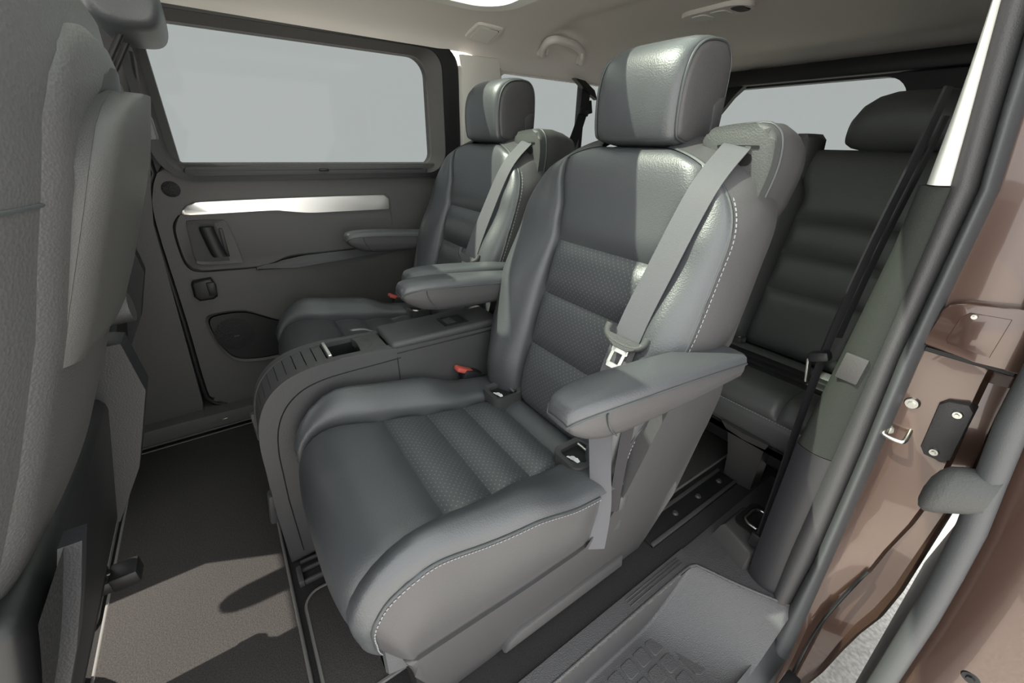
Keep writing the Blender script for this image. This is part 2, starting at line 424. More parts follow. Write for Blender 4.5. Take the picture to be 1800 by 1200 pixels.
# painted jamb, folded outwards in steps
def jam(name, ztab, prof, m):
    secs = []
    for z in ztab:
        row = [Vector((at(sout, z) + 0.012, YJ - 0.012, z))]
        for dx, dy in prof(z): row.append(Vector((dx, YJ + dy, z)))
        secs.append(row)
    return loft(name, secs, m, pl, False, 40, closed=False)
def jprof(z):
    o = interp([(-0.35, 0.02), (-0.05, -0.008), (0.15, -0.030), (0.4, -0.024), (0.66, -0.006), (1.0, 0.035), (1.3, 0.07)], z)
    c = interp([(-0.35, 0.03), (0.035, 0.037), (0.23, 0.014), (0.4, 0.0), (0.66, 0.02), (1.0, 0.055), (1.3, 0.085)], z)
    dp = interp([(-0.3, 0.035), (0.15, 0.03), (0.3, 0.012), (0.5, 0.012), (0.62, 0.03), (0.66, 0.0), (1.3, 0.0)], z)
    s0 = at(sout, z)
    return [(s0 - 0.01, -0.012), (lerp(s0, c, 0.5), -0.012 - dp * 0.15), (c + 0.006, -0.014 - dp * 0.3), (c, -0.016 - dp), (lerp(c, o, 0.75), -0.018 - dp), (o + 0.004, -0.012 - dp * 0.6), (o, -0.016 - dp * 0.6), (o - 0.002, -0.05), (o - 0.02, -1.3)]
jam('body_jamb', [1.34, 1.2, 1.05, 0.9, 0.8, 0.74, 0.70, 0.66, 0.655, 0.64, 0.62, 0.58, 0.5, 0.42, 0.34, 0.26, 0.18, 0.1, 0.03, -0.05, -0.15, -0.25, -0.35], jprof, paint)
# runner cover with its screw
prism('runner_cover', [(0.101, 0.664), (0.100, 0.672), (0.099, 0.722), (0.093, 0.733), (0.078, 0.740), (0.03, 0.746), (-0.005, 0.749), (-0.012, 0.66), (0.04, 0.660)], 'y', YJ + 0.004, YJ - 0.02, paint, pl, 0.003, 2)
prism('runner_cover_inset', [(0.076, 0.676), (0.079, 0.683), (0.077, 0.718), (0.070, 0.728), (0.030, 0.731), (0.030, 0.672)], 'y', YJ + 0.0058, YJ, paint, pl, 0.002, 2)
def bolt(name, x, y, z, r, par, m=steel):
    bm = bmesh.new(); bmesh.ops.create_cone(bm, cap_ends=True, segments=16, radius1=r, radius2=r * 0.8, depth=0.004)
    bmesh.ops.rotate(bm, verts=bm.verts, cent=(0, 0, 0), matrix=Matrix.Rotation(math.radians(-90), 3, 'X'))
    bmesh.ops.translate(bm, verts=bm.verts, vec=(x, y, z)); o = from_bm(name, bm, m, par)
    bm = bmesh.new(); bmesh.ops.create_cone(bm, cap_ends=True, segments=6, radius1=r * 0.5, radius2=r * 0.4, depth=0.004)
    bmesh.ops.rotate(bm, verts=bm.verts, cent=(0, 0, 0), matrix=Matrix.Rotation(math.radians(-90), 3, 'X'))
    bmesh.ops.translate(bm, verts=bm.verts, vec=(x, y + 0.003, z)); from_bm('bolt_head', bm, m, o)
    return o
bolt('screw', 0.064, YJ + 0.008, 0.724, 0.0042, pl)
box('runner_slot', 0.000, 0.097, YJ - 0.016, YJ - 0.006, 0.652, 0.660, plastic_k, pl, 0.001, 1)
bolt('blanking_plug', 0.080, YJ - 0.010, 0.560, 0.0105, pl)
bolt('striker_washer', 0.091, YJ - 0.012, 0.500, 0.010, pl, steel)
tube('door_striker', cat([(0.094, YJ - 0.014, 0.512), (0.092, YJ + 0.008, 0.503), (0.089, YJ + 0.014, 0.499), (0.070, YJ + 0.014, 0.499), (0.064, YJ + 0.010, 0.502), (0.066, YJ - 0.016, 0.513)], 5), 0.0035, steel, pl, 8)
lt = prism('latch_plate', [(0.052, 0.575), (0.044, 0.585), (0.022, 0.590), (0.014, 0.580), (0.008, 0.492), (0.016, 0.482), (0.038, 0.483), (0.046, 0.494)], 'y', YJ - 0.008, YJ - 0.05, plastic_d, pl, 0.004, 2)
bolt('latch_bolt', 0.028, YJ - 0.006, 0.570, 0.0068, pl); bolt('latch_bolt', 0.029, YJ - 0.006, 0.496, 0.0068, pl)
# lower seam strip of the jamb and the door roller arm
tube('jamb_seal_strip', cat([(0.022, YJ - 0.018, 0.20), (0.035, YJ - 0.012, 0.08), (0.040, YJ + 0.0, 0.0), (0.038, YJ + 0.02, -0.10), (0.03, YJ + 0.05, -0.22)], 6), 0.0035, plastic_k, pl, 6)
ra = thing('roller_arm', 'black hinged roller arm between sill and open door', 'door arm', (0.0, -0.75, -0.2))
box('arm', -0.035, 0.035, -0.80, -0.765, -0.155, -0.135, plastic_k, ra, 0.004, 2, Matrix.Rotation(math.radians(28), 3, 'Y'))
box('bracket', 0.018, 0.045, -0.815, -0.755, -0.150, -0.11, plastic_k, ra, 0.004, 2)
bolt('pivot', -0.02, -0.763, -0.135, 0.007, ra)
# ---------- near sliding door, pushed back along the body
d2 = sgrp('door_2', (-0.12, -0.8, -0.3))
dx_in = [(1.3, 0.055), (1.0, 0.020), (0.7, 0.0), (0.6, -0.007), (0.42, -0.034), (0.25, -0.046), (0.06, -0.054), (-0.1, -0.060), (-0.35, -0.050)]
secs, secs2, secs3 = [], [], []
for z in (1.3, 1.15, 1.0, 0.85, 0.7, 0.61, 0.52, 0.44, 0.35, 0.25, 0.17, 0.1, 0.0, -0.1, -0.2, -0.35):
    xi = at(dx_in, z); yf = -0.80
    secs.append([Vector((xi - 0.016 + 0.016 * math.cos(a), yf + 0.016 * math.sin(a), z)) for a in [2 * math.pi * i / 14 for i in range(14)]])
    secs2.append([Vector(p) for p in ((xi - 0.03, yf - 0.012, z), (xi - 0.045, yf + 0.000, z), (xi - 0.085, yf + 0.006, z), (xi - 0.165, yf + 0.002, z), (xi - 0.185, yf - 0.02, z), (xi - 0.20, yf - 0.9, z), (xi - 0.185, yf - 0.9, z), (xi - 0.03, yf - 0.05, z))])
    secs3.append([Vector(p) for p in ((xi - 0.012, yf - 0.01, z), (xi - 0.032, yf - 0.006, z), (xi - 0.032, yf - 0.95, z), (xi - 0.012, yf - 0.95, z))])
loft('door_edge_seal', secs, rubber, d2, True, 60)
loft('door_shell', secs2, paint, d2, True, 35)
loft('door_inner_panel', secs3, plastic_d, d2, True, 35)
loft('door_stop_buffer', [[Vector((0.004 - 0.045 * t, -0.79 + 0.028 * f * math.cos(a) - 0.012 * t, 0.480 + 0.02 * t + 0.044 * f * math.sin(a) * (1 - 0.1 * t))) for a in [2 * math.pi * i / 20 for i in range(20)]]
      for t, f in ((-0.28, 0.02), (-0.25, 0.45), (-0.16, 0.75), (0.0, 0.95), (0.25, 1.0), (0.7, 0.95), (1.1, 0.9))], pad_m, d2, True, 60)
bolt('door_edge_hole', -0.135, -0.795, 0.20, 0.012, d2, plastic_k)
# ---------- ground outside
bm = bmesh.new(); bmesh.ops.create_circle(bm, cap_ends=True, segments=48, radius=9.0)
bmesh.ops.translate(bm, verts=bm.verts, vec=(0.5, -0.5, -0.48)); struct(from_bm('ground', bm, gravel))
# ---------- ceiling with two glass panels
XC = 0.87
def zroof(x, y):
    e = abs(x - XC)
    z = interp([(-2.34, 1.285), (-2.18, 1.325), (-1.6, 1.335), (-1.22, 1.330), (-1.08, 1.305), (-0.9, 1.30), (0.9, 1.29)], y)
    zl = interp([(-2.34, 1.19), (-1.05, 1.185), (-0.85, 1.225), (0.9, 1.235)], y)
    if e > 0.36:
        k = min((e - 0.36) / 0.325, 1); z = lerp(z, zl, 1 - math.sqrt(max(1 - k * k, 0)))
    return z
PAN = [(0.36, 0.72), (1.02, 1.29)]; PY = (-0.82, 0.02)
xs = sorted(set([0.19 + 0.01 * i for i in range(138)] + [a for p in PAN for a in p])); ys = sorted(set([-2.34 + 0.03 * i for i in range(107)] + list(PY)))
V = [(x, y, zroof(x, y)) for y in ys for x in xs]; F = []
for j in range(len(ys) - 1):
    for i in range(len(xs) - 1):
        mx, my = (xs[i] + xs[i + 1]) / 2, (ys[j] + ys[j + 1]) / 2
        if any(a < mx < b for a, b in PAN) and PY[0] < my < PY[1]: continue
        a = j * len(xs) + i; F.append((a, a + 1, a + len(xs) + 1, a + len(xs)))
ce = struct(mk('ceiling', V, F, liner))
rs = struct(box('roof_skin', 0.16, 0.355, -2.36, 0.86, 1.35, 1.37, paint)); rs.name = 'roof_skin'
for (a, b) in ((0.725, 1.015), (1.295, 1.60)): struct(box('roof_skin', a, b, -2.36, 0.86, 1.35, 1.37, paint))
for (a, b) in PAN:
    struct(box('roof_skin', a - 0.01, b + 0.01, -2.36, PY[0], 1.35, 1.37, paint)); struct(box('roof_skin', a - 0.01, b + 0.01, PY[1], 0.86, 1.35, 1.37, paint))
for k, (a, b) in enumerate(PAN):
    w = sgrp('window_%d' % (4 + k), ((a + b) / 2, -0.4, 1.29))
    ring('frame', rrect(a - 0.035, b + 0.035, PY[0] - 0.035, PY[1] + 0.03, 0.12, 8), rrect(a + 0.008, b - 0.008, PY[0] + 0.008, PY[1] - 0.005, 0.09, 8), 'z', 1.288, 1.345, white_p, w)
    box('pane', a - 0.005, b + 0.005, PY[0] - 0.005, PY[1] + 0.005, 1.345, 1.350, glass_r, w)
# ---------- far side: sliding door with window
XF = 1.58
d1 = sgrp('door_1', (1.6, -0.35, 0.05))
dl = cat([(-0.83, 0.84), (-0.835, 0.45), (-0.83, 0.12), (-0.80, 0.06), (-0.6, 0.052), (0.05, 0.05), (0.13, 0.058), (0.165, 0.085), (0.177, 0.14), (0.166, 0.40), (0.158, 0.70), (0.140, 0.79), (0.118, 0.835)], 4)
prism('door_panel', [(p.x, p.y) for p in [Vector((q[0], q[1], 0)) for q in dl]] + [(0.1, 0.86), (-0.82, 0.86)], 'x', XF, XF + 0.07, door_m, d1, 0.012, 3)
tube('door_seal', [(XF + 0.012, p[0] + 0.010, p[1]) for p in dl[18:]] + [(XF, 0.128, 0.90), (XF - 0.005, 0.115, 1.0), (XF - 0.01, 0.095, 1.12)], 0.009, plastic_k, d1, 8)
# window surround
wo = rrect(-0.832, 0.115, 0.812, 1.238, (0.05, 0.07, 0.09, 0.09), 8)
wm = rrect(-0.772, 0.098, 0.826, 1.222, (0.05, 0.06, 0.08, 0.08), 8)
wi = rrect(-0.728, 0.078, 0.852, 1.200, (0.05, 0.06, 0.045, 0.05), 8)
ring('window_surround', wo, wm, 'x', XF - 0.022, XF + 0.05, plastic_k, d1, 0.004)
ring('window_reveal', wm, wi, 'x', XF - 0.012, XF + 0.06, door_m, d1, 0.030)
prism('window_sill', rrect(-0.69, 0.055, 0.824, 0.851, 0.010, 4), 'x', XF - 0.016, XF + 0.02, plastic, d1, 0.003, 2)
box('blind_slot', XF - 0.0175, XF - 0.01, -0.67, 0.035, 0.8395, 0.842, plastic_k, d1)
box('blind_tab', XF - 0.024, XF - 0.008, -0.335, -0.305, 0.836, 0.845, plastic_k, d1, 0.003)
w1 = sgrp('window_1', (XF + 0.02, -0.32, 0.85))
prism('pane', rrect(-0.74, 0.09, 0.84, 1.21, 0.04), 'x', XF + 0.034, XF + 0.039, glass_t, w1)
# door insert with silver strip
ins = cat([(0.095, 0.722), (0.117, 0.690), (0.121, 0.62), (0.115, 0.572), (0.090, 0.553), (0.02, 0.548), (-0.06, 0.545), (-0.112, 0.552), (-0.168, 0.569), (-0.26, 0.570), (-0.40, 0.571), (-0.535, 0.575)], 4)
ip = prism('insert_panel', [(p.x, p.y) for p in ins] + [(-0.538, 0.60), (-0.538, 0.74), (-0.528, 0.755), (-0.2, 0.758), (0.0, 0.757), (0.064, 0.752)], 'x', XF - 0.004, XF + 0.02, door_m, d1, 0.003, 2)
tube('insert_gap', [(XF - 0.001, p.x + 0.003, p.y - 0.003) for p in ins], 0.0035, plastic_k, d1, 6)
sv = cat([(0.094, 0.723), (0.064, 0.751), (-0.029, 0.755), (-0.274, 0.755), (-0.515, 0.752)], 5) + [Vector((-0.532, 0.738))]
svb = cat([(-0.530, 0.702), (-0.359, 0.704), (-0.256, 0.706), (-0.179, 0.716), (-0.147, 0.720), (-0.021, 0.720), (0.085, 0.720)], 5)
prism('silver_strip', [(p.x, p.y) for p in sv] + [(p.x, p.y) for p in svb], 'x', XF - 0.012, XF + 0.0, chrome, d1, 0.003, 2)
# armrest ledge under the insert
led = [(-0.06, 0.545), (-0.112, 0.551), (-0.168, 0.567), (-0.26, 0.568), (-0.40, 0.568), (-0.60, 0.570), (-0.60, 0.545), (-0.36, 0.535), (-0.177, 0.526), (-0.057, 0.533)]
prism('pull_ledge', led, 'x', XF - 0.014, XF + 0.0, plastic, d1, 0.005, 2, shift=lambda c: Vector((c.x + (0.014 if c.z > 0.545 + 0 else 0), c.y, c.z)))
# inner handle
hb_o = [(0.088, 0.696), (0.075, 0.703), (0.006, 0.700), (-0.012, 0.686), (-0.026, 0.576), (-0.012, 0.565), (0.082, 0.572), (0.094, 0.590), (0.092, 0.64)]
hb_o = [(p.x, p.y) for p in cat(hb_o, 3, True)]
hc = (sum(p[0] for p in hb_o) / len(hb_o), sum(p[1] for p in hb_o) / len(hb_o))
hb_i = [(hc[0] + 0.014 + (p[0] - hc[0]) * 0.72, hc[1] + (p[1] - hc[1]) * 0.86) for p in hb_o]
hd = ring('handle_bezel', hb_o, hb_i, 'x', XF - 0.012, XF, door_m, d1, 0.004)
prism('handle_recess', hb_i, 'x', XF - 0.0055, XF + 0.01, plastic_k, hd)
loft('handle_lever', [[Vector((XF - 0.020 + 0.010 * math.cos(a), y + 0.019 * math.sin(a), z)) for a in [2 * math.pi * i / 12 for i in range(12)]] for z, y in ((0.592, 0.028), (0.60, 0.032), (0.63, 0.037), (0.66, 0.041), (0.678, 0.043), (0.684, 0.042))], plastic_k, hd, True, 60)
box('lock_slider', XF - 0.014, XF - 0.005, 0.004, 0.014, 0.588, 0.676, plastic_k, hd, 0.002)
# bag hook cover, speaker, tweeter
hk = prism('hook_cover', [(0.118, 0.524), (0.070, 0.527), (0.062, 0.50), (0.066, 0.466), (0.078, 0.458), (0.116, 0.458), (0.127, 0.475), (0.124, 0.515)], 'x', XF - 0.022, XF, plastic_k, d1, 0.008, 3)
box('hook', XF - 0.030, XF - 0.020, 0.064, 0.086, 0.474, 0.516, plastic_k, hk, 0.003)
spo = [(p.x, p.y) for p in cat([(0.117, 0.392), (0.085, 0.406), (0.006, 0.400), (-0.071, 0.355), (-0.12, 0.33), (-0.15, 0.28), (-0.13, 0.215), (-0.03, 0.204), (0.062, 0.222), (0.098, 0.268), (0.117, 0.341)], 4, True)]
cy, cz = sum(p[0] for p in spo) / len(spo), sum(p[1] for p in spo) / len(spo)
spi = [(cy + (p[0] - cy) * 0.92, cz + (p[1] - cz) * 0.90) for p in spo]
spr = ring('speaker_surround', spo, spi, 'x', XF - 0.008, XF, door_m, d1, 0.012)
prism('speaker_panel', spi, 'x', XF - 0.002, XF + 0.004, plastic_k, spr)
grille = mat('speaker grille', (0.018, 0.018, 0.019), 0.6, 260, 0.9, 0.3)
def disc(name, x, y, z, r, m, par, dome=0.004, ry=1.0):
    secs = [[Vector((x + dome * (f * f - 1), y + r * f * ry * math.cos(a), z + r * f * math.sin(a))) for a in [2 * math.pi * i / 32 for i in range(32)]] for f in (1.0, 0.85, 0.6, 0.3, 0.02)]
    return loft(name, secs, m, par, True, 60)
sg = disc('speaker_grille', XF - 0.003, 0.052, 0.322, 0.058, grille, spr)
box('speaker_badge', XF - 0.009, XF - 0.0065, 0.040, 0.056, 0.314, 0.319, plastic, spr, 0.001, 1)
disc('tweeter_grille', XF - 0.001, 0.099, 0.792, 0.022, grille, d1)
# ---------- far B-pillar lower trim and front sill
bp = sgrp('trim_2', (1.6, 0.3, 0.0))
prism('pillar_panel', [(0.108, 0.90), (0.125, 0.86), (0.150, 0.80), (0.172, 0.70), (0.182, 0.40), (0.20, 0.10), (0.20, 0.06), (0.62, 0.06), (0.62, 0.9), (0.62, 1.1), (0.40, 1.24), (0.085, 1.25), (0.085, 1.1), (0.10, 1.0)], 'x', XF - 0.006, XF + 0.06, door_m, bp, 0.008, 2)
prism('sill_cover', [(0.62, 0.0), (0.62, 0.066), (0.20, 0.066), (-0.9, 0.048), (-0.9, 0.0)], 'x', XF - 0.055, XF + 0.06, door_m, bp, 0.010, 3)
box('scuff_clip', XF - 0.056, XF - 0.050, 0.14, 0.165, 0.036, 0.040, steel, bp, 0.001, 1)
tube('sill_edge', [(XF - 0.058, -0.6, 0.012), (XF - 0.058, 0.6, 0.012)], 0.004, plastic, bp)
struct(box('pillar_leak_filler', 1.595, 1.64, 0.06, 0.30, 0.76, 1.26, plastic_k))  # added filler, plugs a light leak between window surround and pillar
struct(box('far_side_leak_filler', 1.64, 1.67, -0.95, 0.66, -0.02, 0.83, paint))  # filler box added behind the door to stop light leaking through gaps
struct(box('front_door_sun_block', 1.60, 1.67, 0.64, 1.75, -0.05, 0.87, plastic_d, None, 0.01))  # unseen far front door, added to keep the sun off the floor there
struct(prism('dash_light_block', [(1.12, 0.30), (1.10, 0.62), (1.16, 0.76), (1.30, 0.80), (1.75, 0.82), (1.75, -0.03), (1.30, -0.03)], 'x', 0.16, 1.60, plastic_d, None, 0.02, 3))  # unseen plain dashboard block, added to cut low light from the front
# ---------- far rear quarter: pillar, window, lower trim
wf = sgrp('wall_far', (1.58, -1.5, 0.0))
prism('pillar_trim', [(-0.835, 1.215), (-0.835, 0.78), (-1.10, 0.78), (-1.04, 1.0), (-1.00, 1.12), (-1.005, 1.19), (-0.99, 1.22)], 'x', 1.535, 1.62, liner_p, wf, 0.008, 2)
wq_o = rrect(-2.25, -0.98, 0.70, 1.25, 0.04, 8); wq_i = rrect(-2.05, -1.012, 0.79, 1.182, (0.05, 0.08, 0.06, 0.08), 8)
ring('quarter_surround', wq_o, wq_i, 'x', 1.553, 1.60, liner_p, wf, 0.02)
box('quarter_lower_trim', 1.55, 1.62, -2.3, -0.84, 0.0, 0.79, plastic_d, wf, 0.01)
w2 = sgrp('window_2', (1.585, -1.5, 0.79))
prism('pane', rrect(-2.07, -1.0, 0.78, 1.20, 0.05), 'x', 1.578, 1.582, glass_t, w2)
box('window_post', 1.56, 1.60, -1.475, -1.455, 0.78, 1.20, plastic_k, w2, 0.003)
# ---------- rear: tailgate
wr = sgrp('wall_rear', (0.9, -2.3, 0.0))
ro = rrect(0.17, 1.60, 0.86, 1.285, 0.03, 8); ri = rrect(0.64, 1.43, 0.905, 1.208, (0.07, 0.10, 0.05, 0.08), 8)
ring('tailgate_surround', ro, ri, 'y', -2.30, -2.36, plastic_k, wr, -0.01)
box('tailgate_header', 0.2, 1.56, -2.30, -2.255, 1.215, 1.28, plastic_k, wr, 0.008)
box('tailgate_panel', 0.15, 1.60, -2.36, -2.30, 0.0, 0.87, plastic_k, wr, 0.01)
# slanted corner trim at the far upper corner of the rear glass
prism('corner_trim', [(1.50, 1.24), (1.26, 1.24), (1.34, 1.17), (1.40, 1.09), (1.43, 0.95), (1.50, 0.9)], 'y', -2.27, -2.31, plastic_k, wr, 0.006)
w3 = sgrp('window_3', (1.0, -2.33, 0.9))
prism('pane', rrect(0.6, 1.46, 0.89, 1.23, 0.05), 'y', -2.335, -2.340, glass_t, w3)
# near rear quarter behind the pillar (inner side)
struct(box('wall_near_rear', 0.14, 0.20, -2.3, -0.98, 0.0, 1.25, plastic_d, None, 0.01))
# ================================================================== CAPTAIN SEATS
def make_captain(label):
    cx = 0.58
    seat = thing('captain_seat', label, 'seat', (cx, -0.4, 0.0), 'captain seats of the middle row')
    # ---------------- cushion
    cp = Prof([(-0.53, 0.352), (-0.46, 0.358), (-0.37, 0.366), (-0.275, 0.376), (-0.185, 0.390), (-0.10, 0.402), (-0.055, 0.396), (-0.026, 0.372), (-0.014, 0.335), (-0.018, 0.290), (-0.040, 0.245), (-0.07, 0.22)])
    lf = cp.at_y(-0.026)
    def g(l): return interp([(0, 0.128), (cp.at_y(-0.37), 0.140), (cp.at_y(-0.185), 0.158), (lf, 0.182), (cp.len, 0.195)], l)
    def Wd(l): return interp([(0, 0.238), (cp.at_y(-0.25), 0.240), (cp.at_y(-0.08), 0.236), (lf, 0.228), (cp.len, 0.200)], l)
    def hb(l): return interp([(0, 0.012), (cp.at_y(-0.40), 0.020), (cp.at_y(-0.28), 0.052), (cp.at_y(-0.10), 0.052), (lf + 0.01, 0.018), (lf + 0.06, 0.004), (cp.len, 0.0)], l)
    # solid core
    secs = []
    for k in range(25):
        l = cp.len * k / 24; p = cp.at(l) - cp.nrm(l) * 0.008; w = Wd(l) - 0.006
        zb = 0.225
        secs.append([Vector((cx - w, p.y, p.z)), Vector((cx + w, p.y, p.z)), Vector((cx + w, p.y, min(zb, p.z - 0.001))), Vector((cx - w, p.y, min(zb, p.z - 0.001)))])
    cu = loft('seat_cushion', secs, leather, seat)
    seams = [0.0, cp.at_y(-0.452), cp.at_y(-0.368), cp.at_y(-0.280), cp.at_y(-0.188), cp.at_y(-0.024) + 0.055, cp.len]
    mats = [leather, leather_p, leather_p, leather_p, leather, leather]
    nm = ['rear_roll', 'seat_pleat', 'seat_pleat', 'seat_pleat', 'seat_front_panel', 'seat_front_band']
    for k in range(6):
        big = k == 4
        if k == 5:
            cover_panel(nm[k], cp, cx, lambda l: Wd(l) - 0.002, lambda l: Wd(l) - 0.002, seams[k], seams[k + 1], mats[k], cu, 0.006, 0.02)
        else:
            cover_panel(nm[k], cp, cx, g, g, seams[k], seams[k + 1], mats[k], cu, 0.017 if k == 0 else 0.014, 0.034 if big else 0.032, nt=30 if big else 16)
    # bolsters and side panels
    le = seams[5]
    for sd, sn in ((-1, 'near'), (1, 'far')):
        def bol(s, t):
            l = lerp(0, le, t); a, w = g(l), Wd(l); h = hb(l)
            C = cat([(0, -0.004), (0.06, 0.012 + 0.25 * h), (0.30, 0.010 + 0.75 * h), (0.62, 0.010 + h), (0.88, 0.006 + 0.85 * h), (1.0, -0.002 + 0.62 * h)], 6)
            i = s * (len(C) - 1); q = int(min(i, len(C) - 2)); c = C[q].lerp(C[q + 1], i - q)
            return cp.at(l) + cp.nrm(l) * c.y + Vector((cx + sd * lerp(a, w, c.x), 0, 0))
        patch('seat_bolster', bol, 30, 50, leather, cu)
        edge = []
        for k in range(61):
            l = lerp(cp.at_y(-0.44), le, k / 60); edge.append(cp.at(l) + cp.nrm(l) * (0.62 * hb(l) - 0.002) + Vector((cx + sd * Wd(l), 0, 0)))
        def sidep(s, t):
            i = s * 60; q = int(min(i, 59)); e = edge[q].lerp(edge[q + 1], i - q)
            yb = lerp(-0.430, -0.062, min(s / 0.8, 1)); zb = lerp(0.238, 0.236, s)
            b = Vector((cx + sd * 0.232, min(max(e.y, -0.43), -0.066), zb))
            p = e.lerp(b, t); p.x += sd * ((0.012 if sd < 0 else 0.004) * math.sin(math.pi * min(t * 1.1, 1)) * puff(min(s, 1 - s), 0.12) + 0.001); return p
        patch('side_panel', sidep, 44, 12, vinyl, cu)
        tube('piping', [e + Vector((sd * 0.001, 0, -0.003)) for e in edge], 0.0028, seam_m, cu, 6)
        dashes('stitching', [e + Vector((sd * 0.0035, 0, -0.007)) for e in edge], stitch_m, cu)
        # rear filler beside the belt
        prism('corner_gusset', [(-0.37, 0.392), (-0.43, 0.372), (-0.455, 0.35), (-0.462, 0.25), (-0.43, 0.24), (-0.40, 0.33)], 'x', cx + sd * 0.236, cx + sd * 0.18, leather, cu, 0.01, 2)
    dashes('stitching', [cp.at(le) + cp.nrm(le) * 0.003 + Vector((cx + u, 0, 0)) for u in [-0.2 + 0.02 * i for i in range(21)]], stitch_m, cu)
    # child-seat anchor brackets
    for ux in (-0.150, 0.120):
        br = ring('anchor_bezel', rrect(cx + ux - 0.036, cx + ux + 0.036, -0.512, -0.430, 0.018, 5), rrect(cx + ux - 0.026, cx + ux + 0.026, -0.500, -0.442, 0.010, 5), 'z', 0.3925, 0.352, plastic, seat, -0.003)
        box('anchor_well', cx + ux - 0.026, cx + ux + 0.026, -0.500, -0.442, 0.352, 0.3800, plastic_k, br)
        tube('anchor_bar', [(cx + ux - 0.022, -0.490, 0.388), (cx + ux + 0.022, -0.490, 0.388)], 0.003, steel, br)
        # printed child-seat symbol
        n = 14
        Vv = [(cx + ux + 0.002 + 0.006 * math.cos(2 * math.pi * i / n), -0.458 + 0.006 * math.sin(2 * math.pi * i / n), 0.3815) for i in range(n)]
        Vb = [(cx + ux - 0.014, -0.463, 0.3815), (cx + ux - 0.004, -0.466, 0.3815), (cx + ux + 0.012, -0.454, 0.3815), (cx + ux + 0.012, -0.450, 0.3815), (cx + ux - 0.002, -0.454, 0.3815), (cx + ux - 0.014, -0.456, 0.3815)]
        mk('anchor_symbol', Vv + Vb, [tuple(range(n)), tuple(range(n, n + 6))], icon_w, br, False)
    # ---------------- backrest (profile from top to bottom)
    bp_ = Prof([(-0.685, 0.934), (-0.668, 0.922), (-0.652, 0.885), (-0.635, 0.82), (-0.612, 0.742), (-0.577, 0.627), (-0.543, 0.508), (-0.520, 0.43), (-0.512, 0.385), (-0.522, 0.352)])
    def Wb(l):
        z = bp_.at(l).z
        if z > 0.775: 
            q = min((z - 0.775) / 0.162, 1); return max(0.257 * (1 - q ** 2.3) ** 0.42, 0.02)
        return interp([(0.34, 0.215), (0.42, 0.228), (0.55, 0.252), (0.65, 0.262), (0.775, 0.257)], z)
    def gb(l):
        z = bp_.at(l).z
        return min(interp([(0.35, 0.118), (0.50, 0.126), (0.74, 0.132), (0.80, 0.145), (0.87, 0.165), (0.93, 0.16)], z), Wb(l) - 0.004)
    def gs(l, sd): return min(gb(l) + (0.024 if sd < 0 else -0.016) * min(max((0.93 - bp_.at(l).z) / 0.08, 0), 1), Wb(l) - 0.004)
    def hbb(l):
        z = bp_.at(l).z
        return interp([(0.34, 0.030), (0.45, 0.046), (0.62, 0.042), (0.78, 0.016), (0.87, 0.003), (0.94, 0.0)], z)
    bw = []
    L = bp_.len
    for k in range(41):
        l = L * k / 40; p = bp_.at(l); w = Wb(l) - 0.004; th = 0.115 if p.z < 0.85 else 0.115 - 0.4 * (p.z - 0.85)
        q = p - bp_.nrm(l) * 0.006
        bw.append([Vector((cx - w, q.y, q.z)), Vector((cx + w, q.y, q.z)), Vector((cx + w, q.y - th, q.z + 0.01)), Vector((cx - w, q.y - th, q.z + 0.01))])
    bk = loft('backrest', bw, leather, seat)
    zz = [0.9335, 0.742, 0.627, 0.508, 0.353]
    for k in range(4):
        l0, l1 = bp_.at_z(zz[k]), bp_.at_z(zz[k + 1]) if k < 3 else L
        if k == 0: l0 = 0.004
        cover_panel('back_top_panel' if k == 0 else 'back_pleat', bp_, cx, lambda l: gs(l, -1), lambda l: gs(l, 1), l0, l1, leather if k == 0 else leather_p, bk, 0.011 if k == 0 else 0.017, 0.034, nt=36 if k == 0 else 20)
    for sd in (-1, 1):
        def bol(s, t):
            l = lerp(0.004, L, t); a, w = gs(l, sd), Wb(l); h = hbb(l)
            C = cat([(0, -0.004), (0.06, 0.010 + 0.25 * h), (0.30, 0.008 + 0.8 * h), (0.60, 0.008 + h), (0.88, 0.004 + 0.7 * h), (1.0, -0.004 + 0.35 * h)], 6)
            i = s * (len(C) - 1); q = int(min(i, len(C) - 2)); c = C[q].lerp(C[q + 1], i - q)
            k = min((w - a) / 0.05, 1)
            return bp_.at(l) + bp_.nrm(l) * (c.y * k) + Vector((cx + sd * lerp(a, w, c.x), 0, 0))
        patch('back_bolster', bol, 30, 60, leather, bk)
        edge = []
        for k in range(81):
            l = lerp(0.004, L * 0.995, k / 80); edge.append(bp_.at(l) + bp_.nrm(l) * ((0.35 * hbb(l) - 0.004) * min((Wb(l) - gs(l, sd)) / 0.05, 1)) + Vector((cx + sd * Wb(l), 0, 0)))
        def sidep(s, t):
            i = s * 80; q = int(min(i, 79)); e = edge[q].lerp(edge[q + 1], i - q)
            th = interp([(0.34, 0.16), (0.55, 0.165), (0.75, 0.15), (0.90, 0.12), (0.94, 0.105)], e.z)
            p = e + Vector((0, -th * t, 0.02 * t)); p.x += sd * 0.014 * math.sin(math.pi * t) * min(Wb(lerp(0.004, L, s)) / 0.2, 1)
            p.z += 0.010 * math.sin(math.pi * t) * (1 if e.z > 0.86 else 0)
            return p
        patch('back_side_panel', sidep, 60, 14, vinyl, bk)
        tube('piping', [e + Vector((0, -0.003, 0)) for e in edge], 0.0028, seam_m, bk, 6)
        mid = [e + Vector((sd * 0.0035, -0.009, 0.001)) for e in edge if e.z < 0.90]
        dashes('stitching', mid, stitch_m, bk, 0.0055, 0.003, 0.0011)
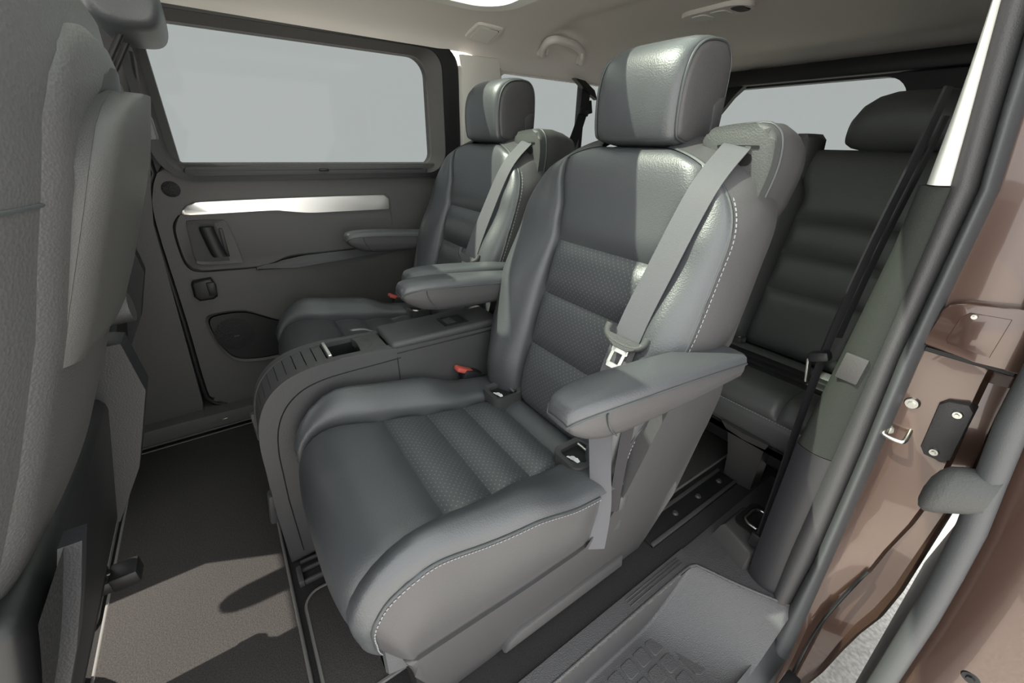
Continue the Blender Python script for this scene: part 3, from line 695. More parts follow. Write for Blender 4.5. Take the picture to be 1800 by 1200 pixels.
    prism('back_shell', [(cx + sx * w, z) for sx, w, z in ((-1, 0.20, 0.36), (-1, 0.25, 0.6), (-1, 0.245, 0.80), (-1, 0.16, 0.92), (1, 0.16, 0.92), (1, 0.245, 0.80), (1, 0.25, 0.6), (1, 0.20, 0.36))], 'y', -0.70, -0.72, plastic_d, bk, 0.0, shift=lambda c: Vector((c.x, c.y - (c.z - 0.5) * 0.26 - 0.0, c.z)))
    # ---------------- headrest
    hx = cx - 0.012
    hp = cat([(-0.668, 0.938), (-0.654, 0.952), (-0.649, 1.00), (-0.653, 1.045), (-0.668, 1.078), (-0.698, 1.097), (-0.745, 1.102), (-0.772, 1.092), (-0.786, 1.06), (-0.786, 0.98), (-0.774, 0.942), (-0.72, 0.930)], 4, True)
    hcy, hcz = -0.716, 1.01
    def hsec(x, f, dy): return [Vector((hx + x, hcy + (p.x - hcy) * f + dy, hcz + (p.y - hcz) * f)) for p in hp]
    prof_h = [(-0.086, 0.84, -0.010), (-0.0848, 0.91, -0.009), (-0.081, 0.955, -0.007), (-0.075, 0.98, -0.005), (-0.062, 0.995, -0.002), (-0.03, 1.0, 0), (0.04, 1.0, 0), (0.072, 0.99, -0.003), (0.087, 0.965, -0.007), (0.096, 0.925, -0.010), (0.101, 0.84, -0.012)]
    hr = loft('headrest', [hsec(*q) for q in prof_h], leather, seat, True, 60)
    for sd, xx in ((-1, -0.086), (1, 0.101)):
        secs = [[Vector((hx + xx + sd * dz, hcy + (p.x - hcy) * f - 0.012, hcz + (p.y - hcz) * f)) for p in hp] for f, dz in ((0.90, -0.003), (0.88, 0.003), (0.78, 0.0055), (0.5, 0.007), (0.05, 0.008))]
        loft('headrest_side', secs, vinyl, hr, True, 60)
        tube('piping', [Vector((hx + xx + sd * 0.001, hcy + (p.x - hcy) * 0.915 - 0.011, hcz + (p.y - hcz) * 0.915)) for p in hp], 0.0024, seam_m, hr, 6, True)
        prism('headrest_rear_panel', [(-0.805 + 0.045, 0.945), (-0.805 + 0.05, 1.0), (-0.805 + 0.035, 1.012), (-0.785, 1.014), (-0.783, 0.96), (-0.77, 0.942)], 'x', hx + xx + sd * 0.0095, hx + xx - sd * 0.01, vinyl, hr, 0.002)
    for ux in (-0.06, 0.06):
        tube('headrest_post', [(hx + ux, -0.715, 0.88), (hx + ux, -0.715, 0.945)], 0.007, steel, seat)
    # ---------------- belt guide on the near shoulder
    go = [(0.446, 0.925), (0.438, 0.953), (0.426, 0.963), (0.36, 0.969), (0.338, 0.962), (0.326, 0.945), (0.322, 0.91), (0.328, 0.868), (0.340, 0.832), (0.352, 0.820), (0.366, 0.826), (0.378, 0.86), (0.384, 0.895), (0.40, 0.912), (0.42, 0.918)]
    go = [(p.x + 0.004, p.y - (0.008 if p.y < 0.86 else 0)) for p in cat(go, 3, True)]
    gd = prism('belt_guide', go, 'y', -0.700, -0.728, pad_m, seat, 0.008, 3)
    gc = (0.389, 0.903)
    def gsec(f, y, dx=0.0, dz=0.0): return [Vector((gc[0] + (p[0] - gc[0]) * f + dx, y, gc[1] + (p[1] - gc[1]) * f + dz)) for p in go]
    loft('belt_guide_cover', [gsec(1.0, -0.722), gsec(1.02, -0.735), gsec(1.02, -0.76, 0, 0.0), gsec(0.96, -0.80, 0, -0.004), gsec(0.86, -0.835, 0, -0.01), gsec(0.5, -0.852, 0, -0.01)], vinyl, gd, True, 60)
    tube('piping', [Vector((gc[0] + (p[0] - gc[0]) * 1.01, -0.722, gc[1] + (p[1] - gc[1]) * 1.01)) for p in go], 0.0025, seam_m, gd, 6, True)
    prism('belt_slot', rrect(0.350, 0.418, 0.933, 0.9375, 0.002, 3), 'y', -0.6985, -0.705, plastic_k, gd)
    prism('slot_recess', rrect(0.357, 0.412, 0.908, 0.926, 0.008, 4), 'y', -0.6988, -0.705, plastic_k, gd)
    # ---------------- belt webbing, tongue
    path = cat([(0.384, -0.702, 0.936), (0.385, -0.690, 0.930), (0.387, -0.632, 0.872), (0.393, -0.572, 0.755), (0.399, -0.524, 0.645), (0.394, -0.480, 0.52), (0.366, -0.460, 0.42), (0.342, -0.452, 0.33), (0.334, -0.447, 0.235)], 6)
    wd = [(1, 0.05, 0.15), (1, 0.05, 0.12), (1, 0.1, 0.1), (1, 0.25, 0.15), (0.9, 0.4, 0.1), (0.7, 0.65, 0.0), (0.5, 0.85, 0)]
    nb = len(path)
    bl = ribbon('seat_belt', path, wd, [interp([(0, 0.046), (0.55, 0.046), (0.8, 0.038), (1.0, 0.032)], i / (nb - 1)) for i in range(nb)], 0.0016, webbing, seat)
    path2 = cat([(0.360, -0.52, 0.56), (0.350, -0.50, 0.48), (0.344, -0.49, 0.40), (0.338, -0.482, 0.31)], 6)
    ribbon('belt_return', path2, [(0.7, 0.65, 0), (0.4, 0.9, 0)], 0.020, 0.0016, webbing_k, seat)
    # tongue: moulded grip with slot and steel blade
    T0 = Vector((0.400, -0.520, 0.640)); ex = Vector((0.93, 0.30, 0.17)).normalized(); ez = Vector((0.02, -0.45, 0.89)).normalized(); ey = ez.cross(ex).normalized(); ez = ex.cross(ey).normalized()
    if ey.y < 0: ey = -ey
    def T(a, b, c): return T0 + ex * a + ez * b + ey * c
    tg = tube('tongue_grip', [T(a, b, 0.006) for a, b in [(p.x, p.y) for p in cat([(-0.034, 0.012), (-0.032, -0.004), (-0.016, -0.013), (0.016, -0.013), (0.032, -0.004), (0.034, 0.012)], 5)]], 0.0065, pad_m, bl, 10)
    def slab(name, pts, c0, c1, m, par):
        bm = bmesh.new(); A = [bm.verts.new(T(a, b, c0)) for a, b in pts]; B = [bm.verts.new(T(a, b, c1)) for a, b in pts]; n = len(pts)
        f = bm.faces.new(A); bm.faces.new(B[::-1])
        for i in range(n): bm.faces.new([A[(i + 1) % n], A[i], B[i], B[(i + 1) % n]])
        bmesh.ops.bevel(bm, geom=list(bm.edges), offset=0.001, segments=1, affect='EDGES'); return from_bm(name, bm, m, par)
    slab('tongue_body', [(-0.030, -0.002), (0.030, -0.002), (0.022, -0.016), (0.010, -0.022), (-0.014, -0.022), (-0.024, -0.016)], 0.002, 0.012, pad_m, bl)
    for a0, a1 in ((-0.016, -0.009), (0.004, 0.011)): slab('tongue_blade', [(a0, -0.020), (a1, -0.020), (a1, -0.052), (a0, -0.052)], 0.005, 0.008, steel, bl)
    slab('tongue_blade', [(-0.016, -0.048), (0.011, -0.048), (0.009, -0.058), (-0.014, -0.058)], 0.005, 0.008, steel, bl)
    slab('tongue_blade', [(-0.018, -0.020), (0.013, -0.020), (0.012, -0.030), (-0.017, -0.030)], 0.005, 0.008, steel, bl)
    # ---------------- buckle on the far side
    bu = box('buckle', cx + 0.214, cx + 0.246, -0.470, -0.415, 0.375, 0.402, plastic_k, seat, 0.006, 2, Matrix.Rotation(math.radians(25), 3, 'X'))
    box('release_button', cx + 0.217, cx + 0.243, -0.450, -0.398, 0.400, 0.413, red, bu, 0.005, 2, Matrix.Rotation(math.radians(28), 3, 'X'))
    box('fold_lever', cx + 0.205, cx + 0.228, -0.535, -0.515, 0.375, 0.412, plastic_d, seat, 0.006, 2)
    # ---------------- armrests
    for sd in (-1, 1):
        ax = cx + (-0.278 if sd < 0 else 0.262)
        top = [(-0.285, 0.640), (-0.30, 0.650), (-0.36, 0.652), (-0.50, 0.641), (-0.62, 0.628), (-0.678, 0.620)]
        hw = [0.018, 0.027, 0.034, 0.036, 0.036, 0.035]
        bot = [0.628, 0.605, 0.580, 0.571, 0.571, 0.572]
        secs, secs2, e1, e2 = [], [], [], []
        n = 20
        tp = cat([(a[0], a[1], 0) for a in top], 5); hwp = cat([(h, b, 0) for h, b in zip(hw, bot)], 5)
        for P, Q in zip(tp, hwp):
            y, zt, w, zb = P.x, P.y, Q.x, Q.y; zs = zt - 0.016
            secs.append([Vector((ax + w * x, y, zs + (zt - zs) * zf)) for x, zf in ((-1, -0.25), (-1, 0.2), (-0.93, 0.7), (-0.75, 0.95), (-0.3, 1.05), (0.3, 1.05), (0.75, 0.95), (0.93, 0.7), (1, 0.2), (1, -0.25))])
            hgt = zs - zb
            secs2.append([Vector((ax + w * x, y + 0.001, zb + hgt * zf)) for x, zf in ((-0.99, 0.99), (-1.0, 0.6), (-0.93, 0.25), (-0.72, 0.05), (-0.3, 0.0), (0.3, 0.0), (0.72, 0.05), (0.93, 0.25), (1.0, 0.6), (0.99, 0.99))])
            e1.append(Vector((ax - w - 0.0004, y, zs))); e2.append(Vector((ax + w + 0.0004, y, zs)))
        ar = loft('armrest', secs2, vinyl, seat, True, 60)
        loft('armrest_pad', secs, leather, ar, True, 60)
        tube('piping', e1[::-1] + e2, 0.0020, seam_m, ar, 6)
        tube('piping', [Vector((ax - interp([(0.58, 0.028), (0.59, 0.0325), (0.61, 0.0342), (0.64, 0.0342)], z_), -0.338 - 0.03 * ((0.634 - z_) / 0.05) ** 2, z_)) for z_ in [0.634 - 0.005 * i for i in range(11)]], 0.0012, seam_m, ar, 6)
        if sd > 0: loft('armrest_strut', [[Vector((ax - 0.03 + x * w, yy + yw * y, z)) for x, y in ((-1, -1), (1, -1), (1, 1), (-1, 1))] for z, yy, yw, w in ((0.575, -0.635, 0.06, 0.012), (0.50, -0.645, 0.07, 0.012), (0.42, -0.65, 0.08, 0.010))], plastic, seat, True, 40)
    # ---------------- plastic base
    for sd in (-1, 1):
        bx0 = cx + sd * 0.240; bx1 = cx + sd * 0.200
        ol = cat([(-0.07, 0.252), (-0.20, 0.248), (-0.33, 0.246), (-0.44, 0.252), (-0.482, 0.290), (-0.505, 0.345), (-0.516, 0.41), (-0.524, 0.47), (-0.534, 0.53), (-0.545, 0.574)], 5)
        oo = [(p.x, p.y) for p in ol] + [(-0.700, 0.574), (-0.728, 0.50), (-0.735, 0.42), (-0.72, 0.33), (-0.695, 0.22), (-0.69, 0.055), (-0.695, 0.0), (-0.61, 0.0), (-0.60, 0.035), (-0.27, 0.035), (-0.255, 0.0), (-0.12, 0.0), (-0.105, 0.12), (-0.082, 0.20)]
        def sh(c, sd=sd):
            return Vector((c.x - sd * max(0, 0.24 - c.z) * 0.19 + (0.15 * max(0, c.z - 0.30) * sd if sd < 0 else -0.02), c.y, c.z))
        bt = prism('base_trim', oo, 'x', bx0, bx1, plastic, seat, 0.013, 4, shift=sh)
        prism('base_rib', [(-0.26, 0.035), (-0.595, 0.035), (-0.590, 0.075), (-0.30, 0.075), (-0.27, 0.06)], 'x', bx0 + sd * 0.004, bx1, plastic, bt, 0.006, 2, shift=lambda c, sd=sd: Vector((c.x - sd * 0.026, c.y, c.z)))
        box('seat_lever', cx + sd * 0.236 - 0.010, cx + sd * 0.236 + 0.010, -0.520, -0.496, 0.300, 0.338, plastic, seat, 0.006, 2)
    box('pedestal', cx - 0.19, cx + 0.19, -0.66, -0.13, 0.02, 0.228, plastic_k, seat, 0.01)
    box('front_valance', cx - 0.215, cx + 0.215, -0.12, -0.085, 0.10, 0.235, plastic_k, seat, 0.01, 2)
    for ux in (-0.15, 0.15):
        box('runner', cx + ux - 0.022, cx + ux + 0.022, -0.70, -0.10, 0.0, 0.03, plastic_k, seat, 0.003)
    return seat
s1 = make_captain('grey leather captain seat with perforated pleats, beside the open sliding door')
def soft(q): q = min(max(q, 0), 1); return q * q * (3 - 2 * q)
for ch in s1.children:
    if ch.name.startswith('seat_cushion'):
        for o in [ch] + list(ch.children):
            for v in o.data.vertices:
                yw = v.co.y + s1.location.y
                v.co.y -= 0.034 * min(abs(v.co.x) / 0.24, 1.0) ** 3 * soft((yw + 0.24) / 0.18)
            o.data.update()
s2 = copy_tree(s1); s2.location.x += 0.62; s2.location.y -= 0.045
s2['label'] = 'grey leather captain seat between the centre console and the closed door with the silver strip'
# ================================================================== CENTRE CONSOLE
co = thing('centre_console', 'grey plastic centre console with tambour shutter and cup hole between the captain seats', 'console', (0.885, -0.25, 0.0))
C0, C1 = 0.828, 0.946
front = cat([(0.045, 0.30), (0.042, 0.36), (0.030, 0.42), (0.005, 0.465), (-0.035, 0.495), (-0.085, 0.508), (-0.14, 0.511)], 6)
fr = [(p.x, p.y) for p in front]
full = [(0.052, 0.0), (0.050, 0.15)] + fr + [(-0.555, 0.500), (-0.565, 0.30), (-0.565, 0.0)]
for a0, a1 in ((C0, C0 + 0.020), (C1, C1 - 0.020)):
    prism('console_side', full, 'x', a0, a1, plastic, co, 0.010, 4)
inner = [(p[0] - 0.006, p[1] - 0.006) for p in fr]
prism('console_core', [(0.044, 0.0), (0.042, 0.15)] + [(p[0] - 0.012, p[1] - 0.012) for p in fr if p[0] > -0.10] + [(-0.120, 0.42), (-0.19, 0.42), (-0.192, 0.498), (-0.55, 0.495), (-0.56, 0.0)], 'x', C0 + 0.018, C1 - 0.018, plastic_k, co)
prism('console_face', [(0.050, 0.0), (0.048, 0.15), (0.043, 0.335), (0.03, 0.335), (0.03, 0.0)], 'x', C0 + 0.018, C1 - 0.018, plastic, co)
# tambour slats
Ls = [0.0]
for a, b in zip(front, front[1:]): Ls.append(Ls[-1] + (b - a).length)
def fat(l):
    for i in range(len(front) - 1):
        if l <= Ls[i + 1]:
            p = front[i].lerp(front[i + 1], (l - Ls[i]) / (Ls[i + 1] - Ls[i])); return p, (front[i + 1] - front[i]).normalized()
    return front[-1], (front[-1] - front[-2]).normalized()
l0, l1, ns = 0.035, Ls[-1] - 0.022, 13
for k in range(ns):
    la, lb = lerp(l0, l1, k / ns) + 0.0011, lerp(l0, l1, (k + 1) / ns) - 0.0011
    pa, da = fat(la); pb, db = fat(lb); d = (pb - pa); nn = Vector((d.y, -d.x)).normalized()
    if nn.y < 0 and nn.x < 0: nn = -nn
    if nn.x + nn.y < 0: nn = -nn
    o1, o2 = -0.0025, -0.008
    q = [pa + nn * o1, pb + nn * o1, pb + nn * o2, pa + nn * o2]
    Vx = [(C0 + 0.019, p.x, p.y) for p in q] + [(C1 - 0.019, p.x, p.y) for p in q]
    mk('shutter_slat', Vx, [(0, 1, 2, 3), (7, 6, 5, 4), (0, 4, 5, 1), (1, 5, 6, 2), (2, 6, 7, 3), (3, 7, 4, 0)], plastic, co, False)
box('shutter_grip', C0 + 0.019, C1 - 0.019, -0.129, -0.120, 0.500, 0.5135, plastic_d, co, 0.002)
box('grip_strip', C0 + 0.022, C1 - 0.022, -0.1285, -0.1215, 0.510, 0.5155, chrome, co, 0.0015)
# cup well and bridge with its thumb notch
box('cup_liner', C0 + 0.0195, C0 + 0.0225, -0.19, -0.12, 0.42, 0.500, plastic_k, co); box('cup_liner', C1 - 0.0225, C1 - 0.0195, -0.19, -0.12, 0.42, 0.500, plastic_k, co)
br_ = [(C0 + 0.019, -0.186), (C0 + 0.04, -0.192), (C0 + 0.06, -0.194), (C1 - 0.04, -0.192), (C1 - 0.019, -0.186), (C1 - 0.019, -0.247), (C0 + 0.019, -0.247)]
prism('cup_bridge', br_, 'z', 0.5085, 0.490, plastic, co, 0.002)
nt_ = [(p.x, p.y) for p in cat([(C0 + 0.028, -0.206), (C0 + 0.05, -0.216), (C0 + 0.07, -0.218), (C1 - 0.03, -0.208), (C0 + 0.07, -0.2245), (C0 + 0.05, -0.223)], 4, True)]
prism('thumb_notch', nt_, 'z', 0.5090, 0.505, plastic_d, co)
# hinged lid with latch
ld = box('console_lid', C0 - 0.001, C1 + 0.001, -0.548, -0.252, 0.498, 0.519, plastic, co, 0.009, 3)
lr = ring('latch_frame', rrect(0.848, 0.905, -0.462, -0.398, 0.004, 3), rrect(0.854, 0.899, -0.455, -0.405, 0.003, 3), 'z', 0.5215, 0.515, plastic_k, ld)
prism('latch_recess', rrect(0.854, 0.899, -0.455, -0.405, 0.003, 3), 'z', 0.5195, 0.51, plastic_k, ld)
mk('latch_flap', [(0.856, -0.407, 0.5197), (0.896, -0.407, 0.5197), (0.896, -0.432, 0.5214), (0.856, -0.432, 0.5214), (0.876, -0.42, 0.5222)], [(0, 1, 4), (1, 2, 4), (2, 3, 4), (3, 0, 4)], plastic, ld, False)
# panel gaps on the near face
gp = [Vector((C0 + 0.0005, p.x * 0.9 - 0.024, p.y - 0.034)) for p in front] + [Vector((C0 + 0.0005, -0.27, 0.478))]
tube('panel_gap', [Vector((C0 + 0.0005, 0.020, 0.03)), Vector((C0 + 0.0005, 0.020, 0.2))] + gp[2:], 0.0016, plastic_k, co, 5)
tube('panel_gap', [(C0 + 0.0005, -0.262, 0.482), (C0 + 0.0005, -0.266, 0.30)], 0.0015, plastic_k, co, 5)
tube('panel_gap', [(C0 + 0.0005, -0.262, 0.492), (C0 + 0.0005, -0.56, 0.490)], 0.002, plastic_k, co, 5)
tube('panel_gap', [(C0 + 0.0005, -0.528, 0.488), (C0 + 0.0005, -0.534, 0.30)], 0.0015, plastic_k, co, 5)
box('release_paddle', C0 + 0.055, C0 + 0.085, 0.048, 0.066, 0.09, 0.175, plastic, co, 0.006, 2, Matrix.Rotation(math.radians(8), 3, 'X'))
box('front_flap', C1 - 0.012, C1 + 0.003, 0.030, 0.048, 0.30, 0.375, plastic, co, 0.004, 2)
# ================================================================== FRONT SEATS
def make_front(label):
    cx = 0.57
    fs = thing('front_seat', label, 'seat', (cx, 0.4, 0.0), 'front row seats seen from behind')
    yr = [(0.42, 0.290), (0.6, 0.205), (0.7, 0.158), (0.8, 0.116), (0.9, 0.080), (0.98, 0.060), (1.03, 0.056), (1.06, 0.066), (1.085, 0.095)]
    hw = [(0.42, 0.235), (0.6, 0.252), (0.8, 0.262), (0.9, 0.260), (0.97, 0.246), (1.02, 0.220), (1.06, 0.165), (1.085, 0.08)]
    def lin(tab, z):
        for (a, u), (b, v) in zip(tab, tab[1:]):
            if z <= b: return u + (v - u) * max(0, (z - a) / (b - a))
        return tab[-1][1]
    def sec(z, dw, dy, th, e=3.2, n=40):
        w = lin(hw, z) + dw; y0 = lin(yr, z) + dy; out = []
        for i in range(n):
            a = 2 * math.pi * i / n; c, s = math.cos(a), math.sin(a)
            out.append(Vector((cx + w * abs(c) ** (2 / e) * (1 if c > 0 else -1), y0 + th / 2 + th / 2 * abs(s) ** (2 / e) * (1 if s > 0 else -1), z)))
        return out
    zl = [0.42, 0.5, 0.6, 0.7, 0.8, 0.86, 0.9, 0.94, 0.98, 1.01, 1.03, 1.05, 1.065, 1.077, 1.085]
    bk = loft('backrest', [sec(z, 0, 0.0, 0.19 if z < 1.0 else 0.19 - (z - 1.0) * 1.3) for z in zl], leather_f, fs, True, 60)
    sm = [p for p in sec(0.888, 0.0006, 0.0, 0.19) if p.x < cx - 0.10]
    sm.sort(key=lambda p: math.atan2(p.y - 0.17, cx - 0.1 - p.x))
    tube('leather_seam', sm, 0.0016, seam_m, bk, 6)
    # hard shell on the rear of the backrest
    def face(name, zs, w, dy, m, par, th=0.02, rnd=0.03):
        secs = []
        for k, z in enumerate(zs):
            ww = w(z); yy = lin(yr, z) + dy(z); row = []
            rr = min(rnd, ww * 0.9)
            for i in range(41):
                s = -1 + 2 * i / 40; s = math.copysign(1 - (1 - abs(s)) ** 1.6, s)
                d = ww * (1 - abs(s)); q = max(0, 1 - d / rr)
                row.append(Vector((cx + ww * s, yy + rr * (1 - math.sqrt(max(0, 1 - q * q))) + 0.012 * s * s, z)))
            for i in range(11):
                s = 1 - 2 * i / 10
                row.append(Vector((cx + ww * s, yy + rr + th + 0.014, z)))
            secs.append(row)
        return loft(name, secs, m, par, True, 70)
    zs = [0.56, 0.575, 0.60, 0.65, 0.7, 0.75, 0.8, 0.85, 0.9, 0.94, 0.965, 0.985, 1.0, 1.012, 1.02]
    def wsh(z): return 0.184 * (1 - max(0, (z - 0.86) / 0.165) ** 2.6) ** 0.45 if z < 1.024 else 0.01
    sh = face('back_shell', zs, wsh, lambda z: -0.010 + 0.02 * max(0, (z - 0.99) / 0.03) ** 2 + 0.02 * max(0, (0.585 - z) / 0.025), shell_m, fs, 0.02, 0.03)
    face('pocket_shade_slab', [0.80, 0.85, 0.90, 0.94, 0.96, 0.975, 0.983], lambda z: max(0.142 * (1 - max(0, (z - 0.90) / 0.085) ** 2.6) ** 0.5, 0.02), lambda z: -0.0125, plastic_k, fs, 0.0, 0.01)  # black slab drawn for the shade inside the pocket mouth
    zp = [0.765, 0.772, 0.80, 0.84, 0.88, 0.91, 0.935, 0.948, 0.958, 0.9635]
    def wpn(z): return max(0.150 * (1 - max(0, (z - 0.885) / 0.082) ** 2.4) ** 0.5, 0.03)
    pk = face('seat_pocket', zp, wpn, lambda z: -0.022 - 0.014 * max(0, (z - 0.77) / 0.2), pocket_m, fs, -0.012, 0.02)
    box('pocket_tab', cx + 0.075, cx + 0.105, 0.038, 0.050, 0.925, 0.950, plastic_d, fs, 0.003)
    # lower net pocket with its frame
    def net(s, t):
        z = lerp(0.36, 0.60, t); x = lerp(cx - 0.225, cx - lerp(0.205, 0.145, t), s)
        return Vector((x, lerp(0.30, 0.20, t) - 0.018 - 0.01 * math.sin(math.pi * t), z))
    patch('net_pocket', net, 6, 10, mesh_m, fs, edge=False)
    loft('pocket_frame', [[net(1, t) + Vector((0.009 + a * 0.011, b * 0.008 - 0.004, 0)) for a, b in ((-1, -1), (1, -1), (1, 1), (-1, 1))] for t in (0, 0.2, 0.4, 0.6, 0.8, 1.0)], plastic_s, fs, True, 40)
    box('lower_back', cx - 0.205, cx + 0.20, 0.225, 0.34, 0.36, 0.60, plastic_k, fs, 0.02, 3, Matrix.Rotation(math.radians(14), 3, 'X'))
    # hinge cover on the inner side
    loft('hinge_cover', [[Vector((cx + 0.205 + a * 0.03, y + b * w, z)) for a, b in ((-1, -1), (0.6, -1), (1, -0.5), (1, 1), (-1, 1))] for z, y, w in ((0.36, 0.30, 0.05), (0.45, 0.27, 0.07), (0.58, 0.215, 0.06), (0.66, 0.19, 0.03))], plastic_s, fs, True, 60)
    # inner armrest, level, pointing forward
    ax = cx + 0.275
    arm = loft('armrest', [[Vector((ax + 0.032 * w * math.cos(a), y, 0.625 + 0.030 * w * math.sin(a))) for a in [2 * math.pi * i / 16 for i in range(16)]] for y, w in ((0.215, 0.9), (0.24, 1.0), (0.45, 1.0), (0.54, 0.92), (0.575, 0.75), (0.592, 0.45), (0.597, 0.1))], leather_f, fs, True, 60)
    # cushion, frame, rails, pedestal
    box('cushion', cx - 0.25, cx + 0.25, 0.30, 0.80, 0.30, 0.43, leather_f, fs, 0.05, 4)
    box('seat_frame', cx - 0.21, cx + 0.21, 0.30, 0.78, 0.245, 0.30, plastic_k, fs, 0.01)
    for ux in (-0.19, 0.19):
        rr = box('slide_rail', cx + ux - 0.018, cx + ux + 0.018, 0.285, 0.82, 0.222, 0.246, plastic_k, fs, 0.003)
        box('rail_cap', cx + ux - 0.020, cx + ux + 0.020, 0.262, 0.300, 0.220, 0.250, plastic_k, rr, 0.004)
        tube('rail_highlight', [(cx + ux - 0.0, 0.27, 0.2475), (cx + ux - 0.0, 0.80, 0.2475)], 0.0022, steel, rr, 6)
    bolt('hinge_bolt', cx - 0.09, 0.282, 0.30, 0.014, fs)
    box('pedestal', cx - 0.20, cx + 0.20, 0.435, 0.80, 0.0, 0.222, plastic_k, fs, 0.02, 3)
    return fs
f1 = make_front('front seat with coarse grey leather side and hard back pocket, beside the open door')
# moulded foot under the front seat next to the open door
loft('pedestal_shroud', [[Vector((0.70 + r * math.cos(a), 0.50 + r * 0.8 * math.sin(a), z)) for a in [2 * math.pi * i / 28 for i in range(28)]] for z, r in ((0.0, 0.135), (0.10, 0.13), (0.125, 0.125), (0.14, 0.11), (0.145, 0.09))], plastic_d, f1, True, 60)
for dy, zz_ in ((0.0, 0.19), (0.03, 0.155)):
    box('rail_clamp', 0.60, 0.72, 0.345 + dy, 0.365 + dy, zz_ - 0.012, zz_ + 0.012, plastic_d, f1, 0.003, 2)
def front_copy():
    c = copy_tree(f1)
    for ch in list(c.children):
        if ch.name.startswith(('pedestal_shroud', 'rail_clamp')): bpy.data.objects.remove(ch)
    return c
f2 = front_copy(); f2.location.x += 0.77; f2.location.y += 0.06;
for ch in f2.children:
    if ch.name.startswith('armrest'): ch.location.x -= 0.575; ch.location.y -= 0.09
f2['label'] = 'front seat with dark headrest, in front of the closed sliding door'
# headrests of the front seats
def front_headrest(fs, cx):
    hp = cat([(0.0, 1.105), (-0.012, 1.14), (-0.006, 1.20), (0.02, 1.235), (0.07, 1.24), (0.10, 1.21), (0.105, 1.13), (0.08, 1.098), (0.03, 1.094)], 4, True)
    c = (0.045, 1.165); hp = [p + Vector((0.012, 0.012)) for p in hp]
    return loft('headrest', [[Vector((cx + x, c[0] + (p.x - c[0]) * f, c[1] + (p.y - c[1]) * f)) for p in hp] for x, f in ((-0.14, 0.7), (-0.137, 0.85), (-0.125, 0.95), (-0.10, 1), (0, 1.02), (0.10, 1), (0.125, 0.95), (0.137, 0.85), (0.14, 0.7))], leather, fs, True, 60)
for fs, cx in ((f1, 0.57), (f2, 1.29)):
    h = front_headrest(fs, cx)
    for ux in (-0.05, 0.05): tube('headrest_post', [(cx + ux, 0.13, 1.03), (cx + ux, 0.07, 1.12)], 0.006, plastic_k, fs)
# ================================================================== THIRD ROW SEAT
t3 = thing('rear_bench_seat', 'black leather third row seat in shade behind the captain seats', 'seat', (0.44, -1.25, 0.0))
tp_ = Prof([(-1.560, 0.938), (-1.540, 0.930), (-1.524, 0.905), (-1.496, 0.83), (-1.467, 0.746), (-1.434, 0.647), (-1.396, 0.539), (-1.362, 0.43), (-1.352, 0.385), (-1.362, 0.352)])
tx = 0.435
core = [[Vector((tx + a, p.y - 0.008 - d, p.z)) for a, d in ((-0.215, 0), (0.225, 0), (0.225, 0.11), (-0.215, 0.11))] for p in [tp_.at(tp_.len * k / 30) for k in range(31)]]
tb = loft('backrest', core, leather, t3)
zz = [0.9375, 0.746, 0.647, 0.539, 0.353]
def tg_l(l): return 0.150
def tg_r(l): return interp([(0.4, 0.125), (0.8, 0.135), (0.87, 0.165), (0.93, 0.185)], tp_.at(l).z)
leather_k = mat('black leather in third row', (0.060, 0.063, 0.063), 0.42, 420, 0.16, 0.45, var=0.05)
for k in range(4):
    a = 0.003 if k == 0 else tp_.at_z(zz[k]); b = tp_.len if k == 3 else tp_.at_z(zz[k + 1])
    cover_panel('back_pleat', tp_, tx, tg_l, tg_r, a, b, leather_k, tb, 0.014, 0.03)
for sd, gg, ww in ((1, tg_r, 0.225), (-1, tg_l, 0.215)):
    def bol(s, t):
        l = lerp(0.003, tp_.len, t); h = interp([(0.35, 0.02), (0.5, 0.045), (0.75, 0.04), (0.88, 0.015), (0.94, 0.0)], tp_.at(l).z)
        C = cat([(0, -0.004), (0.08, 0.01 + 0.3 * h), (0.4, 0.008 + h), (0.8, 0.006 + 0.8 * h), (1.0, -0.01)], 6)
        i = s * (len(C) - 1); q = int(min(i, len(C) - 2)); c = C[q].lerp(C[q + 1], i - q)
        return tp_.at(l) + tp_.nrm(l) * c.y + Vector((tx + sd * lerp(gg(l), ww, c.x), 0, 0))
    patch('back_bolster', bol, 20, 40, leather_k, tb)
ed = [tp_.at(tp_.len * k / 40) + Vector((tx + 0.228, -0.004, 0)) for k in range(12, 40)]
dashes('stitching', ed, stitch_m, tb)
tc_ = Prof([(-1.36, 0.345), (-1.30, 0.350), (-1.20, 0.356), (-1.12, 0.362), (-1.075, 0.355), (-1.052, 0.325), (-1.046, 0.28), (-1.06, 0.235), (-1.09, 0.215)])
cu3 = loft('seat_cushion', [[Vector((tx + a, p.y, z)) for a, z in ((-0.235, p.z - 0.006), (0.225, p.z - 0.006), (0.225, min(0.21, p.z - 0.01)), (-0.235, min(0.21, p.z - 0.01)))] for p in [tc_.at(tc_.len * k / 24) for k in range(25)]], leather_k, t3)
cover_panel('seat_rear_roll', tc_, tx, lambda l: 0.235, lambda l: 0.225, 0, tc_.at_y(-1.305), leather_k, cu3, 0.012, 0.02)
for a, b in ((-1.305, -1.263), (-1.263, -1.221), (-1.221, -1.180)):
    cover_panel('anchor_flap', tc_, tx, lambda l: 0.190, lambda l: 0.225, tc_.at_y(a), tc_.at_y(b), plastic_k, cu3, 0.005, 0.01)
cover_panel('seat_front_panel', tc_, tx, lambda l: 0.13, lambda l: 0.225, tc_.at_y(-1.180), tc_.at_y(-1.052) + 0.02, leather_k, cu3, 0.010, 0.02)
cover_panel('seat_corner_panel', tc_, tx, lambda l: 0.235, lambda l: -0.13, tc_.at_y(-1.180), tc_.at_y(-1.052) + 0.02, leather_k, cu3, 0.010, 0.02)
